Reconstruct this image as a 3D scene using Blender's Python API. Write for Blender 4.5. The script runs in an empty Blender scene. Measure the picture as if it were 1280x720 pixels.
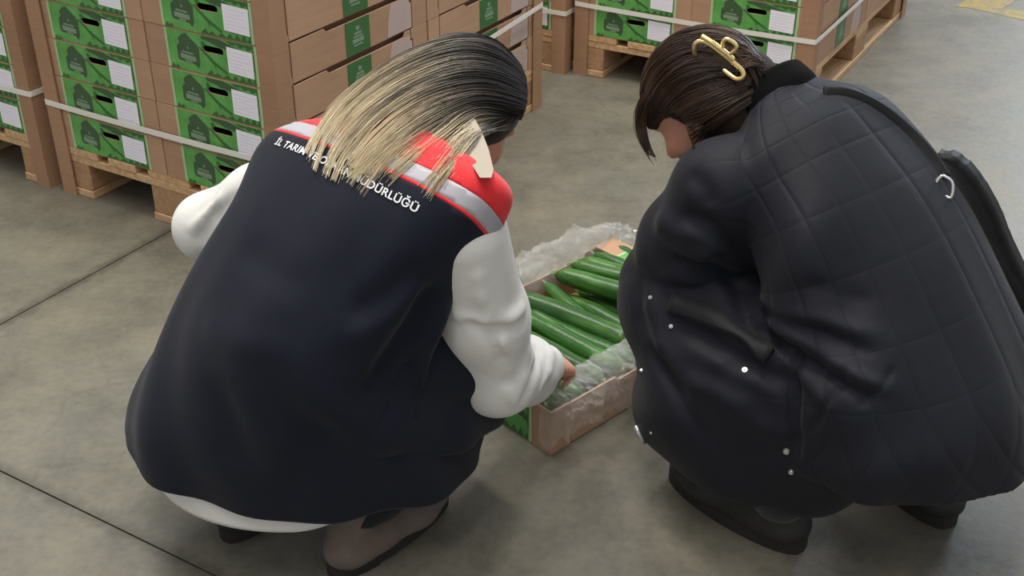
import bpy, bmesh, math, random
import numpy as np
from mathutils import Vector, Matrix
from mathutils.bvhtree import BVHTree
from mathutils.kdtree import KDTree

SC = bpy.context.scene
COL = SC.collection
random.seed(7)
RNG = np.random.default_rng(7)

# ------------------------------------------------------------------ camera
CAM_H, CAM_PITCH, CAM_F = 1.44, 0.53, 1500.0
cam_data = bpy.data.cameras.new('camera')
cam_data.sensor_width = 36.0
cam_data.lens = CAM_F / 1280.0 * 36.0
cam_data.clip_end = 100
cam = bpy.data.objects.new('camera', cam_data)
COL.objects.link(cam)
cam.location = (0, 0, CAM_H)
cam.rotation_euler = (math.pi / 2 - CAM_PITCH, 0, 0)
SC.camera = cam

# ------------------------------------------------------------------ world, lights, exposure
world = bpy.data.worlds.new('hall_ambience')
SC.world = world
world.use_nodes = True
wbg = world.node_tree.nodes['Background']
wbg.inputs[0].default_value = (0.97, 0.98, 1.0, 1)
wbg.inputs[1].default_value = 0.55


def area(name, loc, target, sx, sy, power, color):
    l = bpy.data.lights.new(name, 'AREA')
    l.shape = 'RECTANGLE'
    l.size, l.size_y = sx, sy
    l.energy = power
    l.color = color
    o = bpy.data.objects.new(name, l)
    COL.objects.link(o)
    o.location = loc
    o.rotation_euler = (Vector(target) - Vector(loc)).to_track_quat('-Z', 'Y').to_euler()
    return o


area('hall_lamp', (-1.4, 3.4, 5.5), (-0.7, 2.4, 0), 0.6, 5.0, 215, (1.0, 0.95, 0.86))
area('hall_lamp', (1.5, 3.8, 5.5), (0.9, 2.6, 0), 0.6, 4.0, 140, (1.0, 0.97, 0.92))
area('hall_lamp', (-0.6, 0.2, 5.2), (-0.2, 1.6, 0), 0.8, 3.0, 95, (1.0, 0.95, 0.88))
area('high_window_daylight', (5.5, 9.0, 3.0), (1.6, 3.0, 0), 2.0, 1.1, 195, (0.72, 0.84, 1.0))
SC.view_settings.view_transform = 'Standard'
SC.view_settings.look = 'None'
SC.view_settings.gamma = 1
SC.view_settings.use_curve_mapping = False
SC.view_settings.exposure = 0.0


# ------------------------------------------------------------------ small helpers
def V(*a):
    return Vector(a)


def s2l(c):
    return tuple((x / 12.92 if x <= 0.04045 else ((x + 0.055) / 1.055) ** 2.4) for x in (v / 255.0 for v in c)) + (1.0,)


class NT:
    """tiny node helper"""
    def __init__(self, name):
        self.m = bpy.data.materials.new(name)
        self.m.use_nodes = True
        self.t = self.m.node_tree
        self.b = self.t.nodes['Principled BSDF']

    def n(self, typ, **kw):
        nd = self.t.nodes.new(typ)
        for k, v in kw.items():
            if k.startswith('i_'):
                k = k[2:]
                nd.inputs[int(k) if k.isdigit() else k.replace('_', ' ')].default_value = v
            else:
                setattr(nd, k, v)
        return nd

    def l(self, a, b):
        self.t.links.new(a, b)

    def math(self, op, a, b=None):
        nd = self.t.nodes.new('ShaderNodeMath')
        nd.operation = op
        for i, x in enumerate((a, b)):
            if x is None:
                continue
            if isinstance(x, (int, float)):
                nd.inputs[i].default_value = x
            else:
                self.l(x, nd.inputs[i])
        return nd.outputs[0]

    def ramp(self, fac, stops):
        r = self.t.nodes.new('ShaderNodeValToRGB')
        e = r.color_ramp.elements
        while len(e) < len(stops):
            e.new(0.5)
        for i, (p, c) in enumerate(stops):
            e[i].position = p
            e[i].color = c
        self.l(fac, r.inputs[0])
        return r.outputs[0]

    def noise(self, scale, detail=4, rough=0.55, coord='Object', vec=None):
        n = self.t.nodes.new('ShaderNodeTexNoise')
        n.inputs['Scale'].default_value = scale
        n.inputs['Detail'].default_value = detail
        n.inputs['Roughness'].default_value = rough
        if vec is None:
            tc = self.t.nodes.new('ShaderNodeTexCoord')
            vec = tc.outputs[coord]
        self.l(vec, n.inputs['Vector'])
        return n.outputs['Fac']

    def mix(self, fac, a, b):
        mx = self.t.nodes.new('ShaderNodeMix')
        mx.data_type = 'RGBA'
        for s, x in ((0, fac), (6, a), (7, b)):
            if isinstance(x, (tuple, float, int)):
                mx.inputs[s].default_value = x
            else:
                self.l(x, mx.inputs[s])
        return mx.outputs[2]

    def bump(self, h, strength=0.3, dist=0.01):
        b = self.t.nodes.new('ShaderNodeBump')
        b.inputs['Strength'].default_value = strength
        b.inputs['Distance'].default_value = dist
        self.l(h, b.inputs['Height'])
        self.l(b.outputs[0], self.b.inputs['Normal'])


def mat(name, rgb, rough=0.6, var=0.12, scale=18, bump=0.0, bscale=60, spec=0.4, metal=0.0):
    k = NT(name)
    c = s2l(rgb)
    nz = k.noise(scale)
    lo = tuple(x * (1 - var) for x in c[:3]) + (1,)
    hi = tuple(min(1, x * (1 + var)) for x in c[:3]) + (1,)
    k.l(k.ramp(nz, [(0.3, lo), (0.7, hi)]), k.b.inputs['Base Color'])
    k.b.inputs['Roughness'].default_value = rough
    k.b.inputs['Specular IOR Level'].default_value = spec
    k.b.inputs['Metallic'].default_value = metal
    if bump:
        k.bump(k.noise(bscale, 6), bump, 0.004)
    return k.m


def link(o, parent=None):
    COL.objects.link(o)
    if parent is not None:
        o.parent = parent
    return o


def mesh_obj(name, verts, faces, mats, parent=None, smooth=False, mi=None):
    me = bpy.data.meshes.new(name)
    me.from_pydata([tuple(v) for v in verts], [], [tuple(f) for f in faces])
    for m in (mats if isinstance(mats, (list, tuple)) else [mats]):
        me.materials.append(m)
    if mi is not None:
        me.polygons.foreach_set('material_index', mi)
    if smooth:
        me.polygons.foreach_set('use_smooth', [True] * len(me.polygons))
    me.update()
    return link(bpy.data.objects.new(name, me), parent)


def bm_obj(name, bm, mats, parent=None, smooth=False, recalc=True):
    if recalc:
        bmesh.ops.recalc_face_normals(bm, faces=bm.faces[:])
    me = bpy.data.meshes.new(name)
    bm.to_mesh(me)
    bm.free()
    for m in (mats if isinstance(mats, (list, tuple)) else [mats]):
        me.materials.append(m)
    if smooth:
        me.polygons.foreach_set('use_smooth', [True] * len(me.polygons))
    return link(bpy.data.objects.new(name, me), parent)


def empty(name, loc=(0, 0, 0), rotz=0.0):
    o = bpy.data.objects.new(name, None)
    o.empty_display_size = 0.1
    o.location = loc
    o.rotation_euler = (0, 0, rotz)
    return link(o)


def tag(o, label=None, cat=None, group=None, kind=None):
    for k, v in (('label', label), ('category', cat), ('group', group), ('kind', kind)):
        if v:
            o[k] = v
    return o


def add_box(bm, x0, x1, y0, y1, z0, z1, mi=0, bev=0.0):
    vs = [bm.verts.new(p) for p in ((x0, y0, z0), (x1, y0, z0), (x1, y1, z0), (x0, y1, z0),
                                    (x0, y0, z1), (x1, y0, z1), (x1, y1, z1), (x0, y1, z1))]
    fs = []
    for f in ((0, 3, 2, 1), (4, 5, 6, 7), (0, 1, 5, 4), (1, 2, 6, 5), (2, 3, 7, 6), (3, 0, 4, 7)):
        fc = bm.faces.new([vs[i] for i in f])
        fc.material_index = mi
        fs.append(fc)
    if bev:
        es = list({e for f in fs for e in f.edges})
        bmesh.ops.bevel(bm, geom=es, offset=bev, segments=1, affect='EDGES')
    return vs


def box_obj(name, x0, x1, y0, y1, z0, z1, m, parent=None, bev=0.0):
    bm = bmesh.new()
    add_box(bm, x0, x1, y0, y1, z0, z1, bev=bev)
    return bm_obj(name, bm, m, parent)


def poly_plate(bm, pts2, origin, ux, uy, nrm, thick, mi=0):
    """a closed flat plate: polygon pts2 in the frame (ux, uy) at origin, extruded along nrm"""
    o, ux, uy, nrm = Vector(origin), Vector(ux), Vector(uy), Vector(nrm)
    a = [bm.verts.new(o + ux * x + uy * y) for x, y in pts2]
    b = [bm.verts.new(o + ux * x + uy * y + nrm * thick) for x, y in pts2]
    n = len(pts2)
    fs = [bm.faces.new(b), bm.faces.new(a[::-1])]
    for i in range(n):
        fs.append(bm.faces.new((a[i], a[(i + 1) % n], b[(i + 1) % n], b[i])))
    for f in fs:
        f.material_index = mi


def curve2d_mesh(loops, thick):
    """filled 2D outline with holes, extruded: returns (verts, faces) with z in 0..thick"""
    cu = bpy.data.curves.new('outline', 'CURVE')
    cu.dimensions = '2D'
    cu.fill_mode = 'BOTH'
    cu.extrude = thick / 2
    for lp in loops:
        sp = cu.splines.new('POLY')
        sp.points.add(len(lp) - 1)
        for i, (x, y) in enumerate(lp):
            sp.points[i].co = (x, y, 0, 1)
        sp.use_cyclic_u = True
    o = bpy.data.objects.new('outline', cu)
    COL.objects.link(o)
    dg = bpy.context.evaluated_depsgraph_get()
    me = bpy.data.meshes.new_from_object(o.evaluated_get(dg))
    vs = [(v.co.x, v.co.y, v.co.z + thick / 2) for v in me.vertices]
    fs = [tuple(p.vertices) for p in me.polygons]
    bpy.data.objects.remove(o)
    bpy.data.curves.remove(cu)
    bpy.data.meshes.remove(me)
    return vs, fs


def nrm(v):
    v = np.asarray(v, float)
    return v / np.linalg.norm(v)


CF = np.array([0, math.cos(CAM_PITCH), -math.sin(CAM_PITCH)])
CR = np.array([1.0, 0, 0])
CU = np.cross(CR, CF)
C0 = np.array([0, 0, CAM_H])


def ray(px, py):
    return nrm(CF + (px - 640) / CAM_F * CR + (360 - py) / CAM_F * CU)


def at(px, py, z=0.0):
    """the point at height z that the photograph shows at pixel (px, py)"""
    d = ray(px, py)
    return C0 + d * ((z - CAM_H) / d[2])


def catmull(P, n):
    """interpolate rows of P (k, d) to n rows"""
    P = np.asarray(P, float)
    k = len(P)
    Q = np.vstack([2 * P[0] - P[1], P, 2 * P[-1] - P[-2]])
    out = []
    for t in np.linspace(0, k - 1, n):
        i = min(int(t), k - 2)
        u = t - i
        p0, p1, p2, p3 = Q[i], Q[i + 1], Q[i + 2], Q[i + 3]
        out.append(0.5 * ((2 * p1) + (-p0 + p2) * u + (2 * p0 - 5 * p1 + 4 * p2 - p3) * u * u + (-p0 + 3 * p1 - 3 * p2 + p3) * u ** 3))
    return np.array(out)


def tube_mesh(pts, radii, sides=8, cap=True, flat=None):
    """tube along pts; flat = (normal, factor) squashes it"""
    pts = np.asarray(pts, float)
    n = len(pts)
    radii = np.broadcast_to(np.asarray(radii, float), (n,))
    tan = np.gradient(pts, axis=0)
    tan /= np.linalg.norm(tan, axis=1)[:, None] + 1e-12
    ref = np.array([0, 0, 1.0]) if abs(tan[0][2]) < 0.9 else np.array([1.0, 0, 0])
    if flat is not None:
        ref = np.asarray(flat[0], float)
    a = np.linspace(0, 2 * np.pi, sides, endpoint=False)
    vs, fs = [], []
    x = nrm(np.cross(ref, tan[0]))
    for i in range(n):
        if flat is not None:
            r_ = flat[0] if np.ndim(flat[0]) == 1 else flat[0][i]
            x = nrm(np.cross(r_, tan[i]))
        else:
            x = nrm(x - tan[i] * (x @ tan[i]))
        y = np.cross(tan[i], x)
        k = flat[1] if flat is not None else 1.0
        for t in a:
            vs.append(pts[i] + radii[i] * (math.cos(t) * x + math.sin(t) * k * y))
    for i in range(n - 1):
        for j in range(sides):
            j2 = (j + 1) % sides
            fs.append((i * sides + j, i * sides + j2, (i + 1) * sides + j2, (i + 1) * sides + j))
    if cap:
        fs.append(tuple(range(sides))[::-1])
        fs.append(tuple((n - 1) * sides + j for j in range(sides)))
    return vs, fs


# ------------------------------------------------------------------ implicit surfaces (bodies, sleeves, trousers, shoes)
class Vox:
    def __init__(self, lo, hi, h):
        self.lo = np.asarray(lo, float)
        self.h = h
        self.n = np.ceil((np.asarray(hi, float) - self.lo) / h).astype(int) + 1
        self.F = np.ones(self.n, np.float32)
        self.ax = [(self.lo[i] + h * np.arange(self.n[i])).astype(np.float32) for i in range(3)]

    def _sl(self, lo, hi):
        a = np.clip(np.floor((lo - self.lo) / self.h).astype(int), 0, self.n)
        b = np.clip(np.ceil((hi - self.lo) / self.h).astype(int) + 1, 0, self.n)
        if np.any(b <= a):
            return None
        return tuple(slice(a[i], b[i]) for i in range(3))

    def _xyz(self, sl):
        return (self.ax[0][sl[0]][:, None, None], self.ax[1][sl[1]][None, :, None], self.ax[2][sl[2]][None, None, :])

    def _op(self, sl, d, k, op):
        f = self.F[sl]
        if op == 'sub':
            d = -d
            h = np.clip(0.5 - 0.5 * (f - d) / k, 0, 1)
            self.F[sl] = f + (d - f) * h + k * h * (1 - h)
        else:
            h = np.clip(0.5 + 0.5 * (f - d) / k, 0, 1)
            self.F[sl] = f + (d - f) * h - k * h * (1 - h)

    def cap(self, a, b, ra, rb=None, k=0.02, n=None, s=1.0, op='add'):
        a, b = np.asarray(a, float), np.asarray(b, float)
        rb = ra if rb is None else rb
        m = max(ra, rb) * max(1, s) + k + 3 * self.h
        sl = self._sl(np.minimum(a, b) - m, np.maximum(a, b) + m)
        if sl is None:
            return
        X, Y, Z = self._xyz(sl)
        px, py, pz = X - a[0], Y - a[1], Z - a[2]
        ba = b - a
        if n is not None:
            n = nrm(n)
            q = 1.0 / s - 1.0
            dn = (px * n[0] + py * n[1] + pz * n[2]) * q
            px, py, pz = px + dn * n[0], py + dn * n[1], pz + dn * n[2]
            ba = ba + n * (ba @ n) * q
        L = max(ba @ ba, 1e-9)
        t = np.clip((px * ba[0] + py * ba[1] + pz * ba[2]) / L, 0, 1)
        d = np.sqrt((px - t * ba[0]) ** 2 + (py - t * ba[1]) ** 2 + (pz - t * ba[2]) ** 2) - (ra + (rb - ra) * t)
        if n is not None:
            d = d * math.sqrt(s)
        self._op(sl, d.astype(np.float32), k, op)

    def chain(self, pts, radii, k=0.02, **kw):
        for i in range(len(pts) - 1):
            self.cap(pts[i], pts[i + 1], radii[i], radii[i + 1], k, **kw)

    def ell(self, c, axes, r, k=0.02, op='add'):
        c = np.asarray(c, float)
        m = max(r) + k + 3 * self.h
        sl = self._sl(c - m, c + m)
        if sl is None:
            return
        X, Y, Z = self._xyz(sl)
        px, py, pz = X - c[0], Y - c[1], Z - c[2]
        q0 = q1 = 0
        for A, rr in zip(axes, r):
            u = px * A[0] + py * A[1] + pz * A[2]
            q0 = q0 + (u / rr) ** 2
            q1 = q1 + (u / rr ** 2) ** 2
        k0, k1 = np.sqrt(q0), np.sqrt(q1) + 1e-6
        self._op(sl, (k0 * (k0 - 1) / k1).astype(np.float32), k, op)

    def cut(self, p, n):
        """keep the side of the plane that n points away from"""
        p, n = np.asarray(p, float), nrm(n)
        X, Y, Z = self._xyz((slice(None),) * 3)
        self.F = np.maximum(self.F, ((X - p[0]) * n[0] + (Y - p[1]) * n[1] + (Z - p[2]) * n[2]).astype(np.float32))

    def mesh(self, smooth=2):
        F = self.F
        S = F < 0
        cnt = np.zeros(np.array(F.shape) - 1, np.uint8)
        offs = [(i, j, k) for i in (0, 1) for j in (0, 1) for k in (0, 1)]
        nx, ny, nz = cnt.shape
        for i, j, k in offs:
            cnt += S[i:i + nx, j:j + ny, k:k + nz]
        idx = np.argwhere((cnt > 0) & (cnt < 8))
        vals = {o: F[idx[:, 0] + o[0], idx[:, 1] + o[1], idx[:, 2] + o[2]] for o in offs}
        acc = np.zeros((len(idx), 3))
        num = np.zeros(len(idx))
        for o in offs:
            for d in range(3):
                if o[d]:
                    continue
                p = list(o)
                p[d] = 1
                a, b = vals[o], vals[tuple(p)]
                m = (a < 0) != (b < 0)
                t = np.where(m, a / np.where(m, a - b, 1), 0)
                pt = np.tile(np.array(o, float), (len(idx), 1))
                pt[:, d] += t
                acc += pt * m[:, None]
                num += m
        P = self.lo + self.h * (idx + acc / num[:, None])
        ID = -np.ones(cnt.shape, np.int64)
        ID[idx[:, 0], idx[:, 1], idx[:, 2]] = np.arange(len(idx))
        quads = []
        for d in range(3):
            a = [slice(1, -1)] * 3
            b = [slice(1, -1)] * 3
            a[d] = slice(0, -1)
            b[d] = slice(1, None)
            s0, s1 = S[tuple(a)], S[tuple(b)]
            ch = np.argwhere(s0 != s1)
            if not len(ch):
                continue
            base = ch.copy()
            o1, o2 = [(1, 2), (2, 0), (0, 1)][d]
            for q in range(3):
                if q != d:
                    base[:, q] += 1
            def g(u, v):
                c = base.copy()
                c[:, o1] -= u
                c[:, o2] -= v
                return ID[c[:, 0], c[:, 1], c[:, 2]]
            Q = np.stack([g(1, 1), g(0, 1), g(0, 0), g(1, 0)], -1)
            fl = ~s0[ch[:, 0], ch[:, 1], ch[:, 2]]
            Q[fl] = Q[fl][:, ::-1]
            quads.append(Q)
        Q = np.vstack(quads)
        E = np.vstack([Q[:, [0, 1]], Q[:, [1, 2]], Q[:, [2, 3]], Q[:, [3, 0]]])
        for _ in range(smooth):
            s = np.zeros_like(P)
            c = np.zeros(len(P))
            np.add.at(s, E[:, 0], P[E[:, 1]])
            np.add.at(c, E[:, 0], 1)
            P = P * 0.4 + 0.6 * s / np.maximum(c, 1)[:, None]
        return P, Q

    def obj(self, name, m, parent=None, smooth=2):
        P, Q = self.mesh(smooth)
        me = bpy.data.meshes.new(name)
        me.vertices.add(len(P))
        me.vertices.foreach_set('co', P.astype(np.float32).ravel())
        me.loops.add(Q.size)
        me.loops.foreach_set('vertex_index', Q.astype(np.int32).ravel())
        me.polygons.add(len(Q))
        me.polygons.foreach_set('loop_start', np.arange(0, Q.size, 4, dtype=np.int32))
        me.polygons.foreach_set('loop_total', np.full(len(Q), 4, np.int32))
        me.materials.append(m)
        me.update(calc_edges=True)
        me.validate()
        me.polygons.foreach_set('use_smooth', [True] * len(me.polygons))
        return link(bpy.data.objects.new(name, me), parent)


def loft(rings, nl, nt, disp=None):
    """rings: rows (Cx,Cy,Cz, Xx,Xy,Xz, Yx,Yy,Yz, aL,aR,bB,bF,n). Returns grid (nl, nt, 3); theta 0 = +X, 90 deg = +Y"""
    K = catmull(rings, nl)
    th = np.linspace(0, 2 * np.pi, nt, endpoint=False)
    c, s = np.cos(th), np.sin(th)
    G = np.zeros((nl, nt, 3))
    for i, r in enumerate(K):
        C, X = r[0:3], nrm(r[3:6])
        Y = r[6:9] - X * (r[6:9] @ X)
        Y = nrm(Y)
        aL, aR, bB, bF, n = r[9:14]
        x = np.where(c > 0, aR, aL) * np.sign(c) * np.abs(c) ** (2 / n)
        y = np.where(s > 0, bB, bF) * np.sign(s) * np.abs(s) ** (2 / n)
        G[i] = C + x[:, None] * X + y[:, None] * Y
    if disp is not None:
        du = np.roll(G, -1, 1) - np.roll(G, 1, 1)
        dv = np.gradient(G, axis=0)
        N = np.cross(du, dv)
        N /= np.linalg.norm(N, axis=2)[..., None] + 1e-9
        u, v = np.meshgrid(th, np.linspace(0, 1, nl))
        G = G + N * disp(u, v)[..., None]
    return G


def loft_obj(name, G, m, parent=None, cap_top=True, solid=0.0):
    nl, nt, _ = G.shape
    bm = bmesh.new()
    uvl = bm.loops.layers.uv.new('UVMap')
    vs = [[bm.verts.new(G[i, j]) for j in range(nt)] for i in range(nl)]
    for i in range(nl - 1):
        for j in range(nt):
            j2 = (j + 1) % nt
            f = bm.faces.new((vs[i][j], vs[i][j2], vs[i + 1][j2], vs[i + 1][j]))
            for lp, (u, v) in zip(f.loops, ((j, i), (j + 1, i), (j + 1, i + 1), (j, i + 1))):
                lp[uvl].uv = (u / nt, v / (nl - 1))
    if cap_top:
        bm.faces.new(vs[-1])
    o = bm_obj(name, bm, m, parent, smooth=True)
    if solid:
        md = o.modifiers.new('thickness', 'SOLIDIFY')
        md.thickness = solid
        md.offset = -1
        apply_mods(o)
    return o


def apply_mods(o):
    dg = bpy.context.evaluated_depsgraph_get()
    me = bpy.data.meshes.new_from_object(o.evaluated_get(dg))
    old = o.data
    o.modifiers.clear()
    o.data = me
    bpy.data.meshes.remove(old)


def bvh_of(objs):
    vs, fs = [], []
    for o in objs:
        b = len(vs)
        vs += [o.matrix_basis @ v.co for v in o.data.vertices]
        fs += [tuple(i + b for i in p.vertices) for p in o.data.polygons]
    return BVHTree.FromPolygons(vs, fs)


def hit(bvh, px, py):
    d = ray(px, py)
    loc, n, i, dist = bvh.ray_cast(Vector(C0), Vector(d))
    if loc is None:
        return None, None
    if n.dot(Vector(d)) > 0:
        n = -n
    return np.array(loc), np.array(n)


# ------------------------------------------------------------------ materials
def concrete_mat():
    k = NT('sealed_concrete')
    tc = k.n('ShaderNodeTexCoord')
    g = tc.outputs['Object']
    big = k.noise(1.1, 5, 0.6, vec=g)
    mid = k.noise(5.5, 8, 0.68, vec=g)
    fine = k.noise(60, 5, 0.6, vec=g)
    base = k.ramp(big, [(0.3, s2l((84, 82, 74))), (0.5, s2l((103, 100, 89))), (0.72, s2l((120, 114, 97)))])
    blot = k.ramp(mid, [(0.34, s2l((70, 69, 62))), (0.50, s2l((102, 99, 88))), (0.68, s2l((130, 125, 107)))])
    c = k.mix(0.55, base, blot)
    cool = k.ramp(k.noise(1.9, 4, 0.6, vec=g), [(0.5, (0, 0, 0, 1)), (0.68, (1, 1, 1, 1))])
    c = k.mix(k.math('MULTIPLY', cool, 0.35), c, s2l((98, 101, 97)))
    pat = k.ramp(k.noise(17, 7, 0.75, vec=g), [(0.36, (0, 0, 0, 1)), (0.66, (1, 1, 1, 1))])
    c = k.mix(k.math('MULTIPLY', pat, 0.22), c, s2l((136, 130, 112)))
    stain = k.ramp(k.noise(2.7, 6, 0.7, vec=g), [(0.56, (0, 0, 0, 1)), (0.74, (1, 1, 1, 1))])
    c = k.mix(k.math('MULTIPLY', stain, 0.28), c, s2l((126, 114, 78)))
    sp = k.ramp(fine, [(0.34, s2l((76, 73, 67))), (0.5, s2l((116, 113, 103))), (0.7, s2l((140, 135, 121)))])
    c = k.mix(0.16, c, sp)
    # grime gathered along the two saw-cut joints
    mpj = k.n('ShaderNodeMapping', vector_type='TEXTURE')
    mpj.inputs['Location'].default_value = (P1_O[0], P1_O[1], 0)
    mpj.inputs['Rotation'].default_value = (0, 0, P1_YAW)
    k.l(g, mpj.inputs['Vector'])
    sj = k.n('ShaderNodeSeparateXYZ')
    k.l(mpj.outputs[0], sj.inputs[0])
    du = k.math('ABSOLUTE', k.math('SUBTRACT', sj.outputs[0], 0.41))
    dv = k.math('ABSOLUTE', k.math('SUBTRACT', sj.outputs[1], -0.905))
    dj = k.math('ADD', k.math('MINIMUM', du, dv), k.math('MULTIPLY', k.math('SUBTRACT', k.noise(22, 5, 0.7, vec=g), 0.5), 0.05))
    gr = k.ramp(dj, [(0.004, (0.55, 0.55, 0.55, 1)), (0.026, (0, 0, 0, 1))])
    c = k.mix(gr, c, s2l((62, 59, 50)))
    # hairline cracks and scratches
    vo = k.n('ShaderNodeTexVoronoi', feature='DISTANCE_TO_EDGE')
    vo.inputs['Scale'].default_value = 1.15
    wob = k.n('ShaderNodeTexNoise')
    wob.inputs['Scale'].default_value = 3.0
    k.l(g, wob.inputs['Vector'])
    mixv = k.n('ShaderNodeVectorMath', operation='MULTIPLY_ADD')
    k.l(wob.outputs['Color'], mixv.inputs[0])
    mixv.inputs[1].default_value = (0.5, 0.5, 0.5)
    k.l(g, mixv.inputs[2])
    k.l(mixv.outputs[0], vo.inputs['Vector'])
    cr = k.ramp(vo.outputs['Distance'], [(0.0, (1, 1, 1, 1)), (0.006, (0, 0, 0, 1))])
    crm = k.math('MULTIPLY', cr, k.ramp(k.noise(1.6, 2, vec=g), [(0.5, (0, 0, 0, 1)), (0.6, (0.4, 0.4, 0.4, 1))]))
    c = k.mix(crm, c, s2l((84, 80, 74)))
    k.l(c, k.b.inputs['Base Color'])
    k.l(k.ramp(mid, [(0.3, (0.36, 0.36, 0.36, 1)), (0.7, (0.52, 0.52, 0.52, 1))]), k.b.inputs['Roughness'])
    k.b.inputs['Specular IOR Level'].default_value = 0.4
    k.bump(k.noise(26, 8, 0.65, vec=g), 0.10, 0.01)
    return k.m


def wood_mat(name, c0, c1, c2):
    k = NT(name)
    tc = k.n('ShaderNodeTexCoord')
    mp = k.n('ShaderNodeMapping')
    mp.inputs['Scale'].default_value = (26, 3, 26)
    k.l(tc.outputs['Object'], mp.inputs['Vector'])
    n1 = k.noise(2.2, 6, 0.6, vec=mp.outputs[0])
    n2 = k.noise(5, 3, 0.5)
    c = k.ramp(n1, [(0.3, s2l(c0)), (0.5, s2l(c1)), (0.72, s2l(c2))])
    c = k.mix(k.math('MULTIPLY', n2, 0.35), c, s2l(c0))
    k.l(c, k.b.inputs['Base Color'])
    k.b.inputs['Roughness'].default_value = 0.75
    k.bump(n1, 0.25, 0.003)
    return k.m


def board_mat(name, rgb, dark):
    k = NT(name)
    tc = k.n('ShaderNodeTexCoord')
    mp = k.n('ShaderNodeMapping')
    mp.inputs['Scale'].default_value = (1, 1, 14)
    k.l(tc.outputs['Object'], mp.inputs['Vector'])
    n1 = k.noise(9, 5, 0.6, vec=mp.outputs[0])
    n2 = k.noise(3.5, 3, 0.5)
    info = k.n('ShaderNodeObjectInfo')
    c = k.ramp(k.math('ADD', k.math('MULTIPLY', n1, 0.4), k.math('MULTIPLY', n2, 0.6)), [(0.32, s2l(dark)), (0.66, s2l(rgb))])
    hs = k.n('ShaderNodeHueSaturation')
    k.l(c, hs.inputs['Color'])
    k.l(k.math('ADD', k.math('MULTIPLY', info.outputs['Random'], 0.12), 0.94), hs.inputs['Value'])
    k.l(hs.outputs[0], k.b.inputs['Base Color'])
    k.b.inputs['Roughness'].default_value = 0.72
    k.b.inputs['Specular IOR Level'].default_value = 0.3
    k.bump(n1, 0.08, 0.002)
    return k.m


P1_O, P1_YAW = (-1.22, 2.984), -0.539
M = {}
M['concrete'] = concrete_mat()
M['joint'] = mat('joint_grime', (84, 79, 68), 0.9)
M['pine'] = wood_mat('pallet_pine', (176, 138, 98), (206, 170, 126), (226, 196, 152))
M['block'] = wood_mat('pressed_wood_block', (150, 116, 84), (176, 138, 102), (190, 154, 116))
M['kraft'] = board_mat('kraft_cardboard', (186, 150, 121), (167, 132, 104))
M['kraft_edge'] = board_mat('corner_board', (176, 139, 110), (156, 120, 92))
M['print_green'] = mat('print_green', (98, 166, 84), 0.5, 0.22, 22)
M['print_leaf'] = mat('print_leaf_green', (58, 106, 56), 0.5, 0.1, 25)
M['print_dark'] = mat('print_dark_green', (66, 92, 62), 0.5, 0.08, 25)
M['print_pale'] = mat('print_pale_edge', (176, 200, 150), 0.55, 0.06)
M['print_grey'] = mat('print_grey_text', (128, 150, 124), 0.55, 0.05)
M['print_lilac'] = mat('print_lilac', (186, 166, 160), 0.6, 0.04)
M['paper'] = mat('label_paper', (242, 239, 248), 0.6, 0.02)
M['paper_ink'] = mat('label_ink', (232, 229, 241), 0.6, 0.03, 90)
M['strap'] = mat('white_strap', (232, 228, 220), 0.4, 0.03)
M['yellow'] = None


# ------------------------------------------------------------------ floor
P1_O, P1_YAW = (-1.22, 2.984), -0.539
P2_O, P2_YAW = (0.22, 3.912), -0.524


def fl(u, v):
    c, s = math.cos(P1_YAW), math.sin(P1_YAW)
    return P1_O[0] + u * c - v * s, P1_O[1] + u * s + v * c


bm = bmesh.new()
for f in [[fl(-9, -7), fl(11, -7), fl(11, 13), fl(-9, 13)]]:
    bm.faces.new([bm.verts.new((x, y, -0.005)) for x, y in f])
floor = bm_obj('floor', bm, M['joint'])
tag(floor, kind='structure')
JU, JV, JG = 0.41, -0.905, 0.0018
for u0, u1 in ((-9, JU - JG), (JU + JG, 11)):
    for v0, v1 in ((-7, JV - JG), (JV + JG, 13)):
        bm = bmesh.new()
        q = [fl(u0, v0), fl(u1, v0), fl(u1, v1), fl(u0, v1)]
        a = [bm.verts.new((x, y, 0.0)) for x, y in q]
        b = [bm.verts.new((x, y, -0.005)) for x, y in q]
        bm.faces.new(a)
        for i in range(4):
            bm.faces.new((a[i], a[(i + 1) % 4], b[(i + 1) % 4], b[i]))
        bm_obj('slab', bm, M['concrete'], floor)

# worn yellow floor marking in the far right
k = NT('worn_yellow_paint')
nz = k.noise(9, 8, 0.75)
n2 = k.noise(40, 4, 0.7)
fac = k.ramp(k.math('ADD', k.math('MULTIPLY', nz, 0.65), k.math('MULTIPLY', n2, 0.35)), [(0.40, (0, 0, 0, 1)), (0.52, (1, 1, 1, 1))])
k.l(k.mix(fac, s2l((104, 99, 86)), s2l((150, 128, 42))), k.b.inputs['Base Color'])
k.b.inputs['Roughness'].default_value = 0.5
M['yellow'] = k.m
bm = bmesh.new()
poly_plate(bm, [(1.755, 4.66), (1.80, 4.645), (1.98, 4.47), (2.8, 3.72), (2.87, 3.81), (2.05, 4.58), (1.93, 4.63), (2.4, 5.2), (2.32, 5.28), (1.84, 4.76)],
           (0, 0, 0.0), (1, 0, 0), (0, 1, 0), (0, 0, 1), 0.0012)
bm_obj('line_marking', bm, M['yellow'], floor)


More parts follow.
